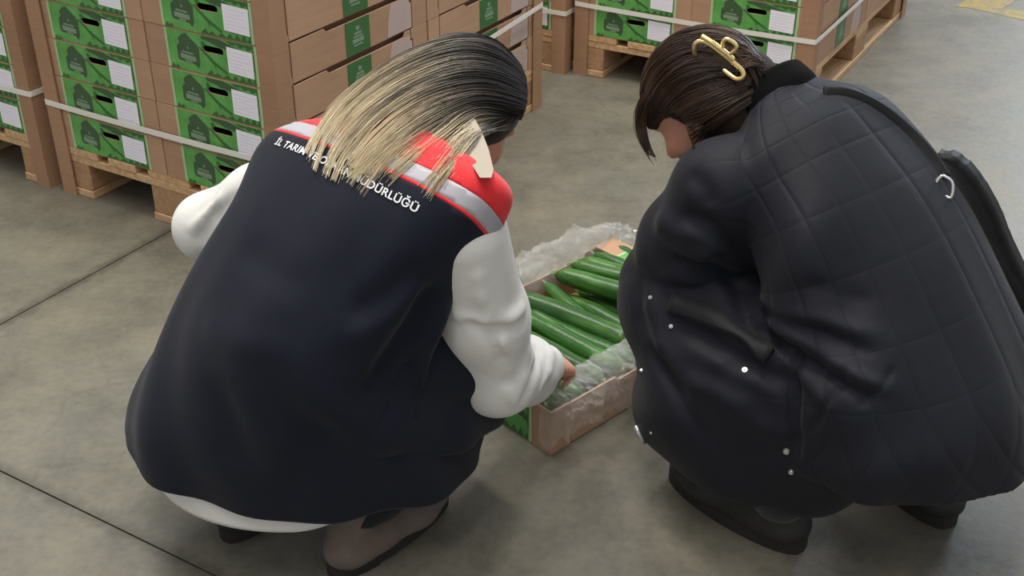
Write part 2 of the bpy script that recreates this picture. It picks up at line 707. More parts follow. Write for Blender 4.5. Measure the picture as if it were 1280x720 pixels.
# ------------------------------------------------------------------ pallets
def make_pallet(origin, yaw, label):
    r = empty('pallet', (origin[0], origin[1], 0), yaw)
    tag(r, label, 'pallet')
    xs = [(0, 0.145), (0.18625, 0.28625), (0.3275, 0.4725), (0.51375, 0.61375), (0.655, 0.80)]
    ys = [(0, 0.145), (0.5275, 0.6725), (1.055, 1.2)]
    bx = [(0, 0.1), (0.3275, 0.4725), (0.7, 0.8)]
    for x0, x1 in xs:
        e = random.uniform(-0.003, 0.003)
        box_obj('deck_board', x0, x1, e, 1.2 + e, 0.122, 0.144, M['pine'], r, 0.002)
    for y0, y1 in ys:
        box_obj('stringer', 0.001, 0.799, y0 + 0.001, y1 - 0.001, 0.100, 0.122, M['pine'], r, 0.002)
        for x0, x1 in bx:
            box_obj('block', x0 + 0.002, x1 - 0.002, y0 + 0.002, y1 - 0.002, 0.022, 0.100, M['block'], r, 0.003)
    for x0, x1 in bx:
        box_obj('base_board', x0, x1, 0, 1.2, 0.0, 0.022, M['pine'], r, 0.002)
    return r


def slot(cx, cz, w, h, n=6):
    r = h / 2
    pts = []
    for i in range(n + 1):
        a = -math.pi / 2 + math.pi * i / n
        pts.append((cx + w / 2 - r + r * math.cos(a), cz + r * math.sin(a)))
    for i in range(n + 1):
        a = math.pi / 2 + math.pi * i / n
        pts.append((cx - w / 2 + r + r * math.cos(a), cz + r * math.sin(a)))
    return pts


CH = 0.099
HOLE = slot(0.211, 0.066, 0.066, 0.017)


def carton_tray(open_top=False):
    bm = bmesh.new()
    W, L, T = 0.398, 0.597, 0.005
    vs, fs = curve2d_mesh([[(0, 0), (W, 0), (W, CH), (0, CH)], HOLE[::-1]], T)
    for y0 in (0.0, L - T):
        m = [bm.verts.new((x, y0 + z, y)) for x, y, z in vs]
        for f in fs:
            try:
                bm.faces.new([m[i] for i in f])
            except ValueError:
                pass
    add_box(bm, T, W - T, T, L - T, 0.0, 0.005)
    prof = [(0.056, 0.002), (0.53, 0.002), (0.53, 0.07), (0.522, 0.07), (0.522, CH), (0.50, CH), (0.495, CH - 0.012), (0.19, CH - 0.012), (0.178, CH - 0.002), (0.056, CH - 0.002)]
    for x0, d in ((W - T, 1), (T, -1)):
        poly_plate(bm, prof, (x0, 0, 0), (0, 1, 0), (0, 0, 1), (d, 0, 0), T - 0.001)
        poly_plate(bm, [(T, 0), (0.053, 0), (0.053, 0.018), (0.050, 0.02), (0.050, CH), (T, CH)], (x0, 0, 0), (0, 1, 0), (0, 0, 1), (d, 0, 0), T)
        poly_plate(bm, [(0.534, 0), (L - T, 0), (L - T, CH), (0.527, CH), (0.527, 0.074), (0.534, 0.074)], (x0, 0, 0), (0, 1, 0), (0, 0, 1), (d, 0, 0), T)
        # inner liner wall keeps the cut-out dark instead of see-through
        if not open_top:
            add_box(bm, min(x0 - d * 0.03, x0 - d * 0.034), max(x0 - d * 0.03, x0 - d * 0.034), T, L - T, 0.005, CH - 0.002)
    return bm


MP = [M['print_green'], M['print_leaf'], M['print_dark'], M['print_pale'], M['print_grey']]


def print_panel_bm():
    bm = bmesh.new()
    vs, fs = curve2d_mesh([[(0.066, 0.002), (0.345, 0.002), (0.345, CH - 0.002), (0.066, CH - 0.002)], HOLE[::-1]], 0.0006)
    m = [bm.verts.new((x, -z, y)) for x, y, z in vs]
    for f in fs:
        try:
            bm.faces.new([m[i] for i in f])
        except ValueError:
            pass
    lay = [0.0]

    def pp(pts, mi):
        lay[0] += 0.00006
        poly_plate(bm, pts, (0, -0.0006 - lay[0], 0), (1, 0, 0), (0, 0, 1), (0, -1, 0), 0.00012, mi)
    pp([(0.062, 0.001), (0.069, 0.001), (0.069, CH - 0.001), (0.062, CH - 0.001)], 3)
    pp([(0.338, 0.001), (0.346, 0.001), (0.346, CH - 0.001), (0.338, CH - 0.001)], 3)
    # emblem with a peaked top
    pp([(0.097, 0.030), (0.100, 0.024), (0.150, 0.020), (0.158, 0.012), (0.166, 0.022), (0.168, 0.062), (0.160, 0.072), (0.146, 0.082), (0.130, 0.094), (0.116, 0.088), (0.104, 0.078), (0.107, 0.066), (0.097, 0.058)], 2)
    pp([(0.106, 0.030), (0.154, 0.027), (0.154, 0.039), (0.106, 0.042)], 4)
    pp([(0.112, 0.045), (0.148, 0.043), (0.148, 0.047), (0.112, 0.049)], 4)
    pp([(0.128, 0.056), (0.136, 0.055), (0.132, 0.063)], 4)
    pp([(0.120, 0.0235), (0.142, 0.022), (0.142, 0.026), (0.120, 0.0275)], 4)
    # large cucumber leaf top right and the diagonal stalks
    pp([(0.178, 0.096), (0.230, 0.0965), (0.300, 0.080), (0.330, 0.060), (0.334, 0.046), (0.300, 0.052), (0.262, 0.074), (0.222, 0.079), (0.208, 0.084), (0.180, 0.088)], 2)
    pp([(0.168, 0.066), (0.172, 0.068), (0.212, 0.040), (0.252, 0.018), (0.248, 0.014), (0.206, 0.034)], 1)
    pp([(0.206, 0.040), (0.208, 0.040), (0.216, 0.022), (0.214, 0.022)], 1)
    pp([(0.176, 0.080), (0.184, 0.084), (0.190, 0.078), (0.186, 0.070), (0.178, 0.072)], 1)
    # dark foliage along the foot and right side
    pp([(0.186, 0.006), (0.200, 0.016), (0.206, 0.005), (0.22, 0.012), (0.232, 0.003), (0.25, 0.013), (0.262, 0.004), (0.274, 0.016), (0.284, 0.003), (0.296, 0.018), (0.306, 0.003), (0.316, 0.022), (0.324, 0.003), (0.334, 0.02), (0.337, 0.003), (0.186, 0.0025)], 1)
    pp([(0.334, 0.098), (0.337, 0.098), (0.337, 0.03), (0.331, 0.05), (0.334, 0.07)], 1)
    pp([(0.072, 0.0025), (0.10, 0.003), (0.092, 0.012), (0.086, 0.005), (0.078, 0.014)], 1)
    pp([(0.255, 0.0965), (0.335, 0.0965), (0.335, 0.090), (0.32, 0.083), (0.312, 0.092), (0.298, 0.085), (0.288, 0.093), (0.272, 0.089)], 1)
    return bm


def side_print_bm(x):
    bm = bmesh.new()
    poly_plate(bm, [(0.256, 0.003), (0.352, 0.003), (0.352, CH - 0.0125), (0.256, CH - 0.0125)], (x, 0, 0), (0, 1, 0), (0, 0, 1), (1, 0, 0), 0.0008, 1)
    for y0, y1, z0, z1 in ((0.282, 0.326, 0.030, 0.040), (0.286, 0.322, 0.043, 0.047), (0.290, 0.318, 0.050, 0.056), (0.298, 0.310, 0.060, 0.070), (0.286, 0.322, 0.022, 0.026)):
        poly_plate(bm, [(y0, z0), (y1, z0), (y1, z1), (y0, z1)], (x + 0.0008, 0, 0), (0, 1, 0), (0, 0, 1), (1, 0, 0), 0.0003, 4)
    return bm


def side_patch_bm(x):
    bm = bmesh.new()
    cy, r = 0.63, 0.205
    pts = [(0.529, 0.004)]
    for i in range(11):
        z = 0.004 + (CH - 0.018) * i / 10
        pts.append((cy - math.sqrt(r * r - z * z), z))
    pts.append((0.5215, CH - 0.014))
    pts += [(0.5215, 0.068), (0.529, 0.068)]
    poly_plate(bm, pts[::-1], (x, 0, 0), (0, 1, 0), (0, 0, 1), (1, 0, 0), 0.0006)
    return bm


def label_bm():
    bm = bmesh.new()
    poly_plate(bm, [(0.256, 0.020), (0.333, 0.017), (0.334, 0.079), (0.2565, 0.082)], (0, -0.0016, 0), (1, 0, 0), (0, 0, 1), (0, -1, 0), 0.0006, 0)
    for i in range(6):
        z = 0.028 + i * 0.0085
        poly_plate(bm, [(0.262, z), (0.262 + 0.05 + 0.012 * (i % 2), z - 0.002), (0.262 + 0.05 + 0.012 * (i % 2), z + 0.0015), (0.262, z + 0.0035)], (0, -0.0022, 0), (1, 0, 0), (0, 0, 1), (0, -1, 0), 0.0002, 1)
    return bm


def make_carton():
    r = empty('carton')
    bm_obj('tray', carton_tray(), M['kraft'], r)
    bm_obj('printed_panel', print_panel_bm(), MP, r)
    bm_obj('paper_label', label_bm(), [M['paper'], M['paper_ink']], r)
    bm_obj('side_print', side_print_bm(0.3972), MP, r)
    bm_obj('side_patch', side_patch_bm(0.3972), M['print_lilac'], r)
    return r


def copy_tree(o, parent=None):
    c = o.copy()
    COL.objects.link(c)
    c.parent = parent
    for ch in list(o.children):
        copy_tree(ch, c)
    return c


LAYER = ['bottom', 'second', 'third', 'fourth', 'fifth', 'sixth', 'seventh']
carton_proto = make_carton()
proto_used = [False]


def place_carton(origin, yaw, u, v, layer, text, group):
    if not proto_used[0]:
        r = carton_proto
        proto_used[0] = True
    else:
        r = copy_tree(carton_proto)
    c, s = math.cos(yaw), math.sin(yaw)
    u += random.uniform(-0.0012, 0.0012)
    v += random.uniform(-0.002, 0.002)
    r.location = (origin[0] + u * c - v * s, origin[1] + u * s + v * c, 0.1445 + layer * 0.1005)
    r.rotation_euler = (0, 0, yaw + random.uniform(-0.002, 0.002))
    tag(r, text, 'carton', group)
    for ch in r.children:
        if ch.name.startswith('paper_label'):
            ch.location = (random.uniform(-0.003, 0.003), 0, random.uniform(-0.003, 0.003))
    return r


def corner_post(origin, yaw, u, v, su, sv, h, label):
    """L-shaped cardboard edge protector; legs run towards su along u and sv along v"""
    r_loc = (origin[0] + u * math.cos(yaw) - v * math.sin(yaw), origin[1] + u * math.sin(yaw) + v * math.cos(yaw), 0)
    t, w = 0.004, 0.05
    pts = [(0, 0), (w * su, 0), (w * su, t * sv), (t * su, t * sv), (t * su, w * sv), (0, w * sv)]
    if su * sv < 0:
        pts = pts[::-1]
    bm = bmesh.new()
    poly_plate(bm, pts, (0, 0, 0), (1, 0, 0), (0, 1, 0), (0, 0, 1), h)
    o = bm_obj('corner_post', bm, M['kraft_edge'])
    o.location = r_loc
    o.rotation_euler = (0, 0, yaw)
    tag(o, label, 'corner protector')
    return o


def strap(origin, yaw, zs, label, inset=0.0092, W=0.8, L=1.2, hw=0.0075):
    """flat band round the load; zs = heights at the corners front left, front right, back right, back left"""
    i, t = inset, 0.0012
    ring = [(-i, -i), (W + i, -i), (W + i, L + i), (-i, L + i)]
    path = []
    for q in range(4):
        (x0, y0), (x1, y1) = ring[q], ring[(q + 1) % 4]
        z0, z1 = zs[q], zs[(q + 1) % 4]
        for e in range(14):
            f = (e + 0.5) / 14
            f = 0.004 + 0.992 * e / 13
            sag = -0.004 * math.sin(math.pi * f)
            path.append((x0 + (x1 - x0) * f, y0 + (y1 - y0) * f, z0 + (z1 - z0) * f + sag))
    bm = bmesh.new()
    rows = []
    for x, y, z in path:
        dx, dy = x - W / 2, y - L / 2
        ex = (abs(x - (-i)) < 0.004 and -1) or (abs(x - (W + i)) < 0.004 and 1) or 0
        ey = (abs(y - (-i)) < 0.006 and -1) or (abs(y - (L + i)) < 0.006 and 1) or 0
        rows.append([bm.verts.new((x, y, z - hw)), bm.verts.new((x, y, z + hw)),
                     bm.verts.new((x + ex * t, y + ey * t, z + hw)), bm.verts.new((x + ex * t, y + ey * t, z - hw))])
    n = len(rows)
    for a in range(n):
        b = (a + 1) % n
        for q in range(4):
            bm.faces.new((rows[a][q], rows[a][(q + 1) % 4], rows[b][(q + 1) % 4], rows[b][q]))
    o = bm_obj('strap', bm, M['strap'])
    o.location = (origin[0], origin[1], 0)
    o.rotation_euler = (0, 0, yaw)
    tag(o, label, 'strap')
    return o


def shift(origin, yaw, du, dv):
    return (origin[0] + du * math.cos(yaw) - dv * math.sin(yaw), origin[1] + du * math.sin(yaw) + dv * math.cos(yaw))


P0_O = shift(P1_O, P1_YAW, -0.865, -0.006)
P3_O = shift(P2_O, P2_YAW, -0.835, -0.03)
make_pallet(P1_O, P1_YAW, 'wooden pallet under the carton stack behind the woman in the vest')
make_pallet(P2_O, P2_YAW, 'wooden pallet under the carton stack behind the woman in the black coat')
make_pallet(P0_O, P1_YAW, 'wooden pallet cut by the left edge of the photo')
make_pallet(P3_O, P2_YAW, 'wooden pallet in shade in the gap between the two large carton stacks')
for nm, O, yaw, cols in (
        ('pallet behind the vest', P1_O, P1_YAW, [(0, 0, 6, 'left front'), (0.402, 0, 6, 'right front'), (0.402, 0.603, 5, 'right rear')]),
        ('pallet behind the black coat', P2_O, P2_YAW, [(0, 0, 3, 'left front'), (0.402, 0, 3, 'right front'), (0.402, 0.603, 2, 'right rear')]),
        ('pallet at left photo edge', P0_O, P1_YAW, [(0.402, 0, 6, 'right front')]),
        ('shaded pallet between the stacks', P3_O, P2_YAW, [(0.402, 0, 2, 'right front')])):
    for u, v, nlay, cn in cols:
        for ly in range(nlay):
            what = 'brown carton' if 'rear' in cn else 'leaf-printed carton'
            place_carton(O, yaw, u + 0.001, v + 0.001, ly, '%s, %s layer, %s column, %s' % (what, LAYER[ly], cn, nm), 'cartons on the ' + nm)
e = 0.008
corner_post(P1_O, P1_YAW, -e, -e, 1, 1, 0.78, 'tall brown cardboard corner protector at left front of the stack behind the vest')
corner_post(P1_O, P1_YAW, 0.8 + e, -e, -1, 1, 0.78, 'brown corner protector on the near corner of the stack, left of the blond hair')
corner_post(P1_O, P1_YAW, 0.8 + e, 1.2 + e, -1, -1, 0.70, 'brown corner protector right of the dark head, at the far end of the stack')
corner_post(P2_O, P2_YAW, -e, -e, 1, 1, 0.5, 'brown corner protector at left front of the stack behind the black coat')
corner_post(P2_O, P2_YAW, 0.8 + e, -e, -1, 1, 0.5, 'brown corner protector on the near corner of the stack, above the black collar')
corner_post(P2_O, P2_YAW, 0.8 + e, 1.2 + e, -1, -1, 0.42, 'brown corner protector at far end of the right stack, beside open floor')
corner_post(P0_O, P1_YAW, 0.8 + e, -e, -1, 1, 0.78, 'brown corner protector on the stack at the left edge of the photo')
corner_post(P3_O, P2_YAW, 0.8 + e, -e, -1, 1, 0.45, 'shaded brown corner protector in the gap between the two large stacks')
strap(P1_O, P1_YAW, (0.264, 0.268, 0.333, 0.30), 'white strap round the carton stack behind the woman in the vest')
strap(P2_O, P2_YAW, (0.244, 0.248, 0.262, 0.25), 'white strap round the carton stack behind the black coat')
strap(P0_O, P1_YAW, (0.27, 0.276, 0.29, 0.28), 'white strap on the carton stack at the left edge of the photo')
strap(P3_O, P2_YAW, (0.225, 0.212, 0.22, 0.22), 'white strap on the shaded stack in the gap between pallets')


# ------------------------------------------------------------------ the open carton of cucumbers
BX_N = np.array([0.074, 1.823])
A1 = math.radians(43.0)
E1 = np.array([math.cos(A1), math.sin(A1)])
E2 = np.array([-math.sin(A1), math.cos(A1)])
BX_O = BX_N + 0.398 * E2
box = empty('open_carton', (BX_O[0], BX_O[1], 0.0), A1 - math.pi / 2)
tag(box, 'open cardboard carton full of cucumbers standing on the concrete floor', 'carton')
box_tray = bm_obj('tray', carton_tray(True), M['kraft'], box)
bm_obj('printed_panel', print_panel_bm(), MP, box)
bm_obj('side_print', side_print_bm(0.3972), MP, box)
bm_obj('side_patch', side_patch_bm(0.3972), M['print_lilac'], box)
bm = bmesh.new()
poly_plate(bm, [(0.004, 0.532), (0.394, 0.532), (0.394, 0.596), (0.004, 0.596)], (0, 0, CH + 0.0005), (1, 0, 0), (0, 1, 0), (0, 0, 1), 0.004)
flap = bm_obj('end_flap', bm, M['kraft'], box)
bm = bmesh.new()
poly_plate(bm, [(0.075, 0.535), (0.345, 0.535), (0.345, 0.594), (0.075, 0.594)], (0, 0, CH + 0.0045), (1, 0, 0), (0, 1, 0), (0, 0, 1), 0.0004, 0)
poly_plate(bm, [(0.12, 0.54), (0.16, 0.575), (0.2, 0.55), (0.26, 0.57), (0.24, 0.54)], (0, 0, CH + 0.0049), (1, 0, 0), (0, 1, 0), (0, 0, 1), 0.0002, 1)
poly_plate(bm, [(0.070, 0.535), (0.076, 0.535), (0.076, 0.594), (0.070, 0.594)], (0, 0, CH + 0.0049), (1, 0, 0), (0, 1, 0), (0, 0, 1), 0.0003, 3)
bm_obj('printed_panel', bm, MP, flap)

k = NT('cucumber_skin')
tc = k.n('ShaderNodeTexCoord')
mp = k.n('ShaderNodeMapping')
mp.inputs['Scale'].default_value = (2.5, 34, 34)
k.l(tc.outputs['Object'], mp.inputs['Vector'])
st = k.noise(3.0, 4, 0.55, vec=mp.outputs[0])
lo = k.noise(9, 3, 0.5)
info = k.n('ShaderNodeObjectInfo')
c = k.ramp(k.math('ADD', k.math('MULTIPLY', st, 0.6), k.math('MULTIPLY', lo, 0.4)),
           [(0.3, s2l((22, 56, 18))), (0.5, s2l((42, 90, 28))), (0.66, s2l((82, 130, 50)))])
hs = k.n('ShaderNodeHueSaturation')
k.l(c, hs.inputs['Color'])
k.l(k.math('ADD', k.math('MULTIPLY', info.outputs['Random'], 0.35), 0.85), hs.inputs['Value'])
k.l(hs.outputs[0], k.b.inputs['Base Color'])
k.b.inputs['Roughness'].default_value = 0.32
k.b.inputs['Specular IOR Level'].default_value = 0.55
k.bump(k.noise(130, 4, 0.6), 0.18, 0.004)
M['cuke'] = k.m
M['cuke_tip'] = mat('cucumber_tip', (124, 142, 70), 0.6, 0.15, 60)


def cucumber_meshes(var):
    """mesh along x, length 0.30, centre at origin"""
    r = random.Random(var)
    L, R = 0.30, 0.0225
    bend = r.uniform(-0.005, 0.012)
    n, sd = 26, 16
    pts, rad = [], []
    for i in range(n):
        t = i / (n - 1)
        x = (t - 0.5) * L
        y = bend * (1 - (2 * t - 1) ** 2)
        q = min(1, (t / 0.10) ** 0.55 if t < 0.10 else 1, ((1 - t) / 0.07) ** 0.5 if t > 0.93 else 1)
        q *= 0.80 + 0.2 * min(1, t / 0.35)
        q *= 1 + 0.025 * math.sin(9 * t + var) + 0.02 * math.sin(23 * t + 2 * var)
        pts.append((x, y, 0))
        rad.append(max(0.0035, R * q))
    vs, fs = tube_mesh(pts, rad, sd)
    vv = []
    for i, v in enumerate(vs):
        c = np.array(pts[i // sd])
        a = 2 * math.pi * (i % sd) / sd
        d = np.array(v) - c
        vv.append(c + d * (1 + 0.018 * math.cos(5 * a + 3 * i // sd * 0.02)))
    me = bpy.data.meshes.new('cucumber')
    me.from_pydata([tuple(v) for v in vv], [], fs)
    me.materials.append(M['cuke'])
    me.polygons.foreach_set('use_smooth', [True] * len(me.polygons))
    v2, f2 = tube_mesh([(-L / 2 - 0.010, 0, 0.002), (-L / 2 - 0.002, 0, 0), (-L / 2 + 0.004, 0, 0)], [0.0035, 0.0042, 0.006], 8)
    m2 = bpy.data.meshes.new('stem')
    m2.from_pydata([tuple(v) for v in v2], [], f2)
    m2.materials.append(M['cuke_tip'])
    v3, f3 = tube_mesh([(L / 2 - 0.004, 0, 0), (L / 2 + 0.003, 0, 0)], [0.007, 0.004], 8)
    m3 = bpy.data.meshes.new('blossom_end')
    m3.from_pydata([tuple(v) for v in v3], [], f3)
    m3.materials.append(M['cuke_tip'])
    return me, m2, m3


CUKES = [cucumber_meshes(i) for i in range(6)]
cuke_n = [0]


def cucumber(tip, azim, z, thick, text, roll=0.0, tilt=0.0, length=0.30, group='cucumbers in the open carton'):
    """tip = (x, y) of the end that shows; azim in degrees points along the body"""
    a = math.radians(azim)
    me, m2, m3 = CUKES[cuke_n[0] % 6]
    cuke_n[0] += 1
    o = link(bpy.data.objects.new('cucumber', me))
    s = thick / 0.0225
    sl = length / 0.30
    o.location = (tip[0] + math.cos(a) * length / 2, tip[1] + math.sin(a) * length / 2, z)
    o.rotation_euler = (roll, tilt, a)
    o.scale = (sl, s, s)
    link(bpy.data.objects.new('stem', m2), o)
    link(bpy.data.objects.new('blossom_end', m3), o)
    tag(o, text, 'cucumber', group)
    return o


TOPC = [
    ((646, 372), -38, 0.094, 0.0255, 'thick cucumber across the middle of the box, starting beside the white sleeve'),
    ((689, 340), -31, 0.093, 0.0235, 'straight dark cucumber just above the thickest one in the open carton'),
    ((700, 327), -26, 0.096, 0.0200, 'pale streaked cucumber lying nearly level above the straight dark one'),
    ((706, 318), -36, 0.096, 0.0200, 'short-looking cucumber tip third from the far end of the open carton'),
    ((728, 311), -45, 0.094, 0.0195, 'light green cucumber tip second from the far end of the carton'),
    ((756, 302), -54, 0.090, 0.0215, 'steep bright cucumber nearest the far end of the open carton'),
    ((671, 345), -60, 0.079, 0.0165, 'thin cucumber slanting steeply between the two thickest ones'),
    ((776, 304), -46, 0.074, 0.0190, 'dim cucumber in the far corner of the carton, beside the black sleeve'),
    ((668, 392), -42, 0.082, 0.0215, 'cucumber right below the thick one, running toward the film'),
    ((652, 394), -46, 0.078, 0.0215, 'cucumber emerging from under the white sleeve above the hand'),
    ((650, 420), -45, 0.076, 0.0215, 'cucumber partly held by the hand of the woman in the vest'),
]
for (px, py), az, z, th, tx in TOPC:
    p = at(px, py, z)
    u0, w0 = (p[:2] - BX_N) @ E1, (p[:2] - BX_N) @ E2
    da = math.radians(az) - A1
    while u0 + 0.31 * math.cos(da) > 0.572 and az > -80:
        az -= 1
        da = math.radians(az) - A1
    # slide along its own axis until both ends lie inside the box
    sl = 0.0
    if w0 > 0.382:
        sl = (w0 - 0.382) / -math.sin(da)
    if w0 + (0.305 + sl) * math.sin(da) < 0.022:
        sl = (0.022 - w0) / math.sin(da) - 0.305
    p[:2] = p[:2] + sl * np.array([math.cos(math.radians(az)), math.sin(math.radians(az))])
    cucumber((p[0], p[1]), az, z, th, tx, roll=random.uniform(-3, 3))
ORD = ['nearest the near end', 'second from the near end', 'third from the near end', 'fourth from the near end', 'fifth from the near end', 'in the middle',
       'fifth from the far end', 'fourth from the far end', 'third from the far end', 'second from the far end', 'nearest the far end']
for i in range(11):
    c = BX_N + E1 * (0.045 + 0.049 * i) + E2 * 0.352
    cucumber((c[0], c[1]), -47 + random.uniform(-0.6, 0.6), 0.036 + random.uniform(0, 0.002), 0.0222,
             'half-hidden cucumber of the lower layer, %s of the open carton' % ORD[i], roll=random.uniform(-3, 3))

# plastic liner
k = NT('clear_film')
tr = k.n('ShaderNodeBsdfTransparent')
tr.inputs[0].default_value = (0.97, 0.98, 0.98, 1)
gl = k.n('ShaderNodeBsdfGlossy')
gl.inputs['Roughness'].default_value = 0.07
gl.inputs['Color'].default_value = (0.95, 0.95, 0.95, 1)
df = k.n('ShaderNodeBsdfDiffuse')
df.inputs['Color'].default_value = (0.8, 0.8, 0.78, 1)
lw = k.n('ShaderNodeLayerWeight')
lw.inputs['Blend'].default_value = 0.32
m1 = k.n('ShaderNodeMixShader')
k.l(k.math('ADD', k.math('MULTIPLY', lw.outputs['Facing'], 0.55), 0.06), m1.inputs[0])
k.l(tr.outputs[0], m1.inputs[1])
k.l(gl.outputs[0], m1.inputs[2])
m2 = k.n('ShaderNodeMixShader')
m2.inputs[0].default_value = 0.06
k.l(m1.outputs[0], m2.inputs[1])
k.l(df.outputs[0], m2.inputs[2])
k.l(m2.outputs[0], k.t.nodes['Material Output'].inputs['Surface'])
bp = k.n('ShaderNodeBump')
bp.inputs['Strength'].default_value = 1.0
bp.inputs['Distance'].default_value = 0.02
k.l(k.noise(55, 5, 0.62), bp.inputs['Height'])
k.l(bp.outputs[0], gl.inputs['Normal'])
M['film'] = k.m


def fnoise(shape, cells, amp, rng):
    """smooth value noise on a grid"""
    g = rng.normal(0, 1, (cells[0] + 2, cells[1] + 2))
    y = np.linspace(0, cells[0], shape[0])
    x = np.linspace(0, cells[1], shape[1])
    yi, xi = y.astype(int), x.astype(int)
    fy, fx = (y - yi)[:, None], (x - xi)[None, :]
    a = g[yi][:, xi]
    b = g[yi][:, xi + 1]
    c = g[yi + 1][:, xi]
    d = g[yi + 1][:, xi + 1]
    return amp * (a * (1 - fy) * (1 - fx) + b * (1 - fy) * fx + c * fy * (1 - fx) + d * fy * fx)


def liner(path, prof, seed, ns=230, nt=34, amp=0.008):
    """film folded over the rim. path: list of (u along E1, w along E2, outward (eu, ew), swell); prof: (outward, z) polyline inside -> outside"""
    rng = np.random.default_rng(seed)
    P = np.array([(p[0], p[1], p[2][0], p[2][1], p[3]) for p in path], float)
    Q = catmull(P, ns)
    R_ = catmull(np.array(prof, float), nt)
    no = fnoise((ns, nt), (26, 5), amp, rng) + np.abs(fnoise((ns, nt), (60, 10), amp * 0.8, rng)) - np.abs(fnoise((ns, nt), (95, 16), amp * 0.5, rng))
    nz = fnoise((ns, nt), (22, 5), amp, rng) + np.abs(fnoise((ns, nt), (64, 11), amp * 0.9, rng)) - np.abs(fnoise((ns, nt), (100, 17), amp * 0.5, rng))
    ne = fnoise((ns, nt), (9, 1), 0.010, rng)
    vs = []
    for i in range(ns):
        u, w, ou, ow, sw = Q[i]
        for j in range(nt):
            f = j / (nt - 1)
            o, z = R_[j]
            wgt = 0.35 + 0.65 * f
            o2 = o * (sw if o > 0 else 1) + abs(no[i, j]) * wgt + ne[i, j] * f
            z2 = z + (nz[i, j] * wgt) + (sw - 1) * 0.012 * math.sin(math.pi * min(1, f * 1.2))
            uu, ww = u + ou * o2, w + ow * o2
            xy = BX_N + E1 * uu + E2 * ww
            vs.append((xy[0], xy[1], max(0.006, z2)))
    fs = [(i * nt + j, (i + 1) * nt + j, (i + 1) * nt + j + 1, i * nt + j + 1) for i in range(ns - 1) for j in range(nt - 1)]
    return vs, fs


lin = empty('plastic_liner', (BX_O[0], BX_O[1], 0.1))
tag(lin, 'crumpled clear plastic liner folded over the rim of the open cucumber carton', 'plastic liner')
v1, f1 = liner([(-0.01, 0.398, (-0.2, 1), 0.9), (0.08, 0.40, (0, 1), 1.0), (0.2, 0.402, (0, 1), 1.15), (0.34, 0.402, (0, 1), 1.1), (0.46, 0.402, (0, 1), 1.0), (0.54, 0.402, (0, 1), 0.9), (0.60, 0.402, (0.6, 0.8), 0.55), (0.608, 0.36, (1, 0.2), 0.4), (0.61, 0.25, (1, 0), 0.5), (0.61, 0.1, (1, 0), 0.5), (0.61, 0.0, (0.7, -0.7), 0.5)],
               [(-0.04, 0.070), (-0.026, 0.100), (-0.010, 0.126), (0.012, 0.136), (0.038, 0.128), (0.062, 0.108), (0.080, 0.085)], 3)
o1 = mesh_obj('far_fold', v1, f1, M['film'], None, True)
v2, f2 = liner([(-0.006, 0.02, (-0.8, -0.6), 0.5), (0.0, -0.004, (-0.5, -0.85), 0.6), (0.03, -0.008, (0, -1), 0.8), (0.12, -0.008, (0, -1), 1.0), (0.2, -0.008, (0, -1), 1.0), (0.30, -0.008, (0, -1), 0.9), (0.42, -0.008, (0, -1), 0.7), (0.58, -0.008, (0, -1), 0.5)],
               [(-0.085, 0.104), (-0.055, 0.118), (-0.026, 0.126), (0.0, 0.122), (0.020, 0.108), (0.030, 0.086), (0.034, 0.055)], 5, amp=0.007)
o2 = mesh_obj('near_fold', v2, f2, M['film'], None, True)
for o in (o1, o2):
    o.parent = lin
    o.matrix_parent_inverse = Matrix.Translation(-Vector(lin.location))


# ------------------------------------------------------------------ people: shared helpers
M['skin'] = mat('skin', (196, 142, 118), 0.55, 0.06, 40, 0.08, 300)
M['eye'] = mat('eye_white', (230, 224, 218), 0.25, 0.02)
M['nail'] = mat('fingernail', (226, 188, 170), 0.3, 0.02)
M['ring'] = mat('gold_ring', (226, 190, 110), 0.25, 0.02, metal=1.0)
M['sole'] = mat('shoe_sole', (40, 38, 36), 0.7, 0.1)


def fabric(name, rgb, rough, weave=900, bump=0.12, crease=0.25, var=0.1, sheen=0.2, spec=0.25):
    k = NT(name)
    c = s2l(rgb)
    nz = k.noise(6, 4)
    lo = tuple(x * (1 - var) for x in c[:3]) + (1,)
    hi = tuple(min(1, x * (1 + var)) for x in c[:3]) + (1,)
    k.l(k.ramp(nz, [(0.3, lo), (0.7, hi)]), k.b.inputs['Base Color'])
    k.b.inputs['Roughness'].default_value = rough
    k.b.inputs['Specular IOR Level'].default_value = spec
    k.b.inputs['Sheen Weight'].default_value = sheen
    k.b.inputs['Sheen Roughness'].default_value = 0.5
    h = k.math('ADD', k.math('MULTIPLY', k.noise(weave, 2), 0.06), k.math('MULTIPLY', k.noise(14, 4, 0.5), crease))
    k.bump(h, bump * 4, 0.02)
    return k.m


M['navy'] = fabric('navy_softshell', (12, 17, 33), 0.75, bump=0.08, sheen=0.08)
M['red'] = fabric('red_yoke_fabric', (226, 44, 50), 0.6, bump=0.06)
M['silver'] = mat('reflective_tape', (176, 174, 182), 0.4, 0.05, 30, 0.1, 120)
M['white_cloth'] = fabric('white_tunic_fabric', (226, 225, 220), 0.7, bump=0.12, crease=0.4, var=0.03)
M['letter'] = mat('white_lettering', (232, 232, 236), 0.6, 0.02)
M['trouser'] = fabric('dark_trousers', (26, 28, 32), 0.8)
M['taupe'] = mat('taupe_suede', (106, 94, 86), 0.85, 0.12, 30, 0.15, 260)
M['boot'] = mat('black_boot_leather', (38, 38, 38), 0.55, 0.1, 30, 0.12, 120)
M['snap'] = mat('silver_snap', (214, 214, 214), 0.25, 0.02, metal=0.8)
M['gold'] = mat('gold_claw_clip', (240, 216, 150), 0.25, 0.03, metal=0.85)
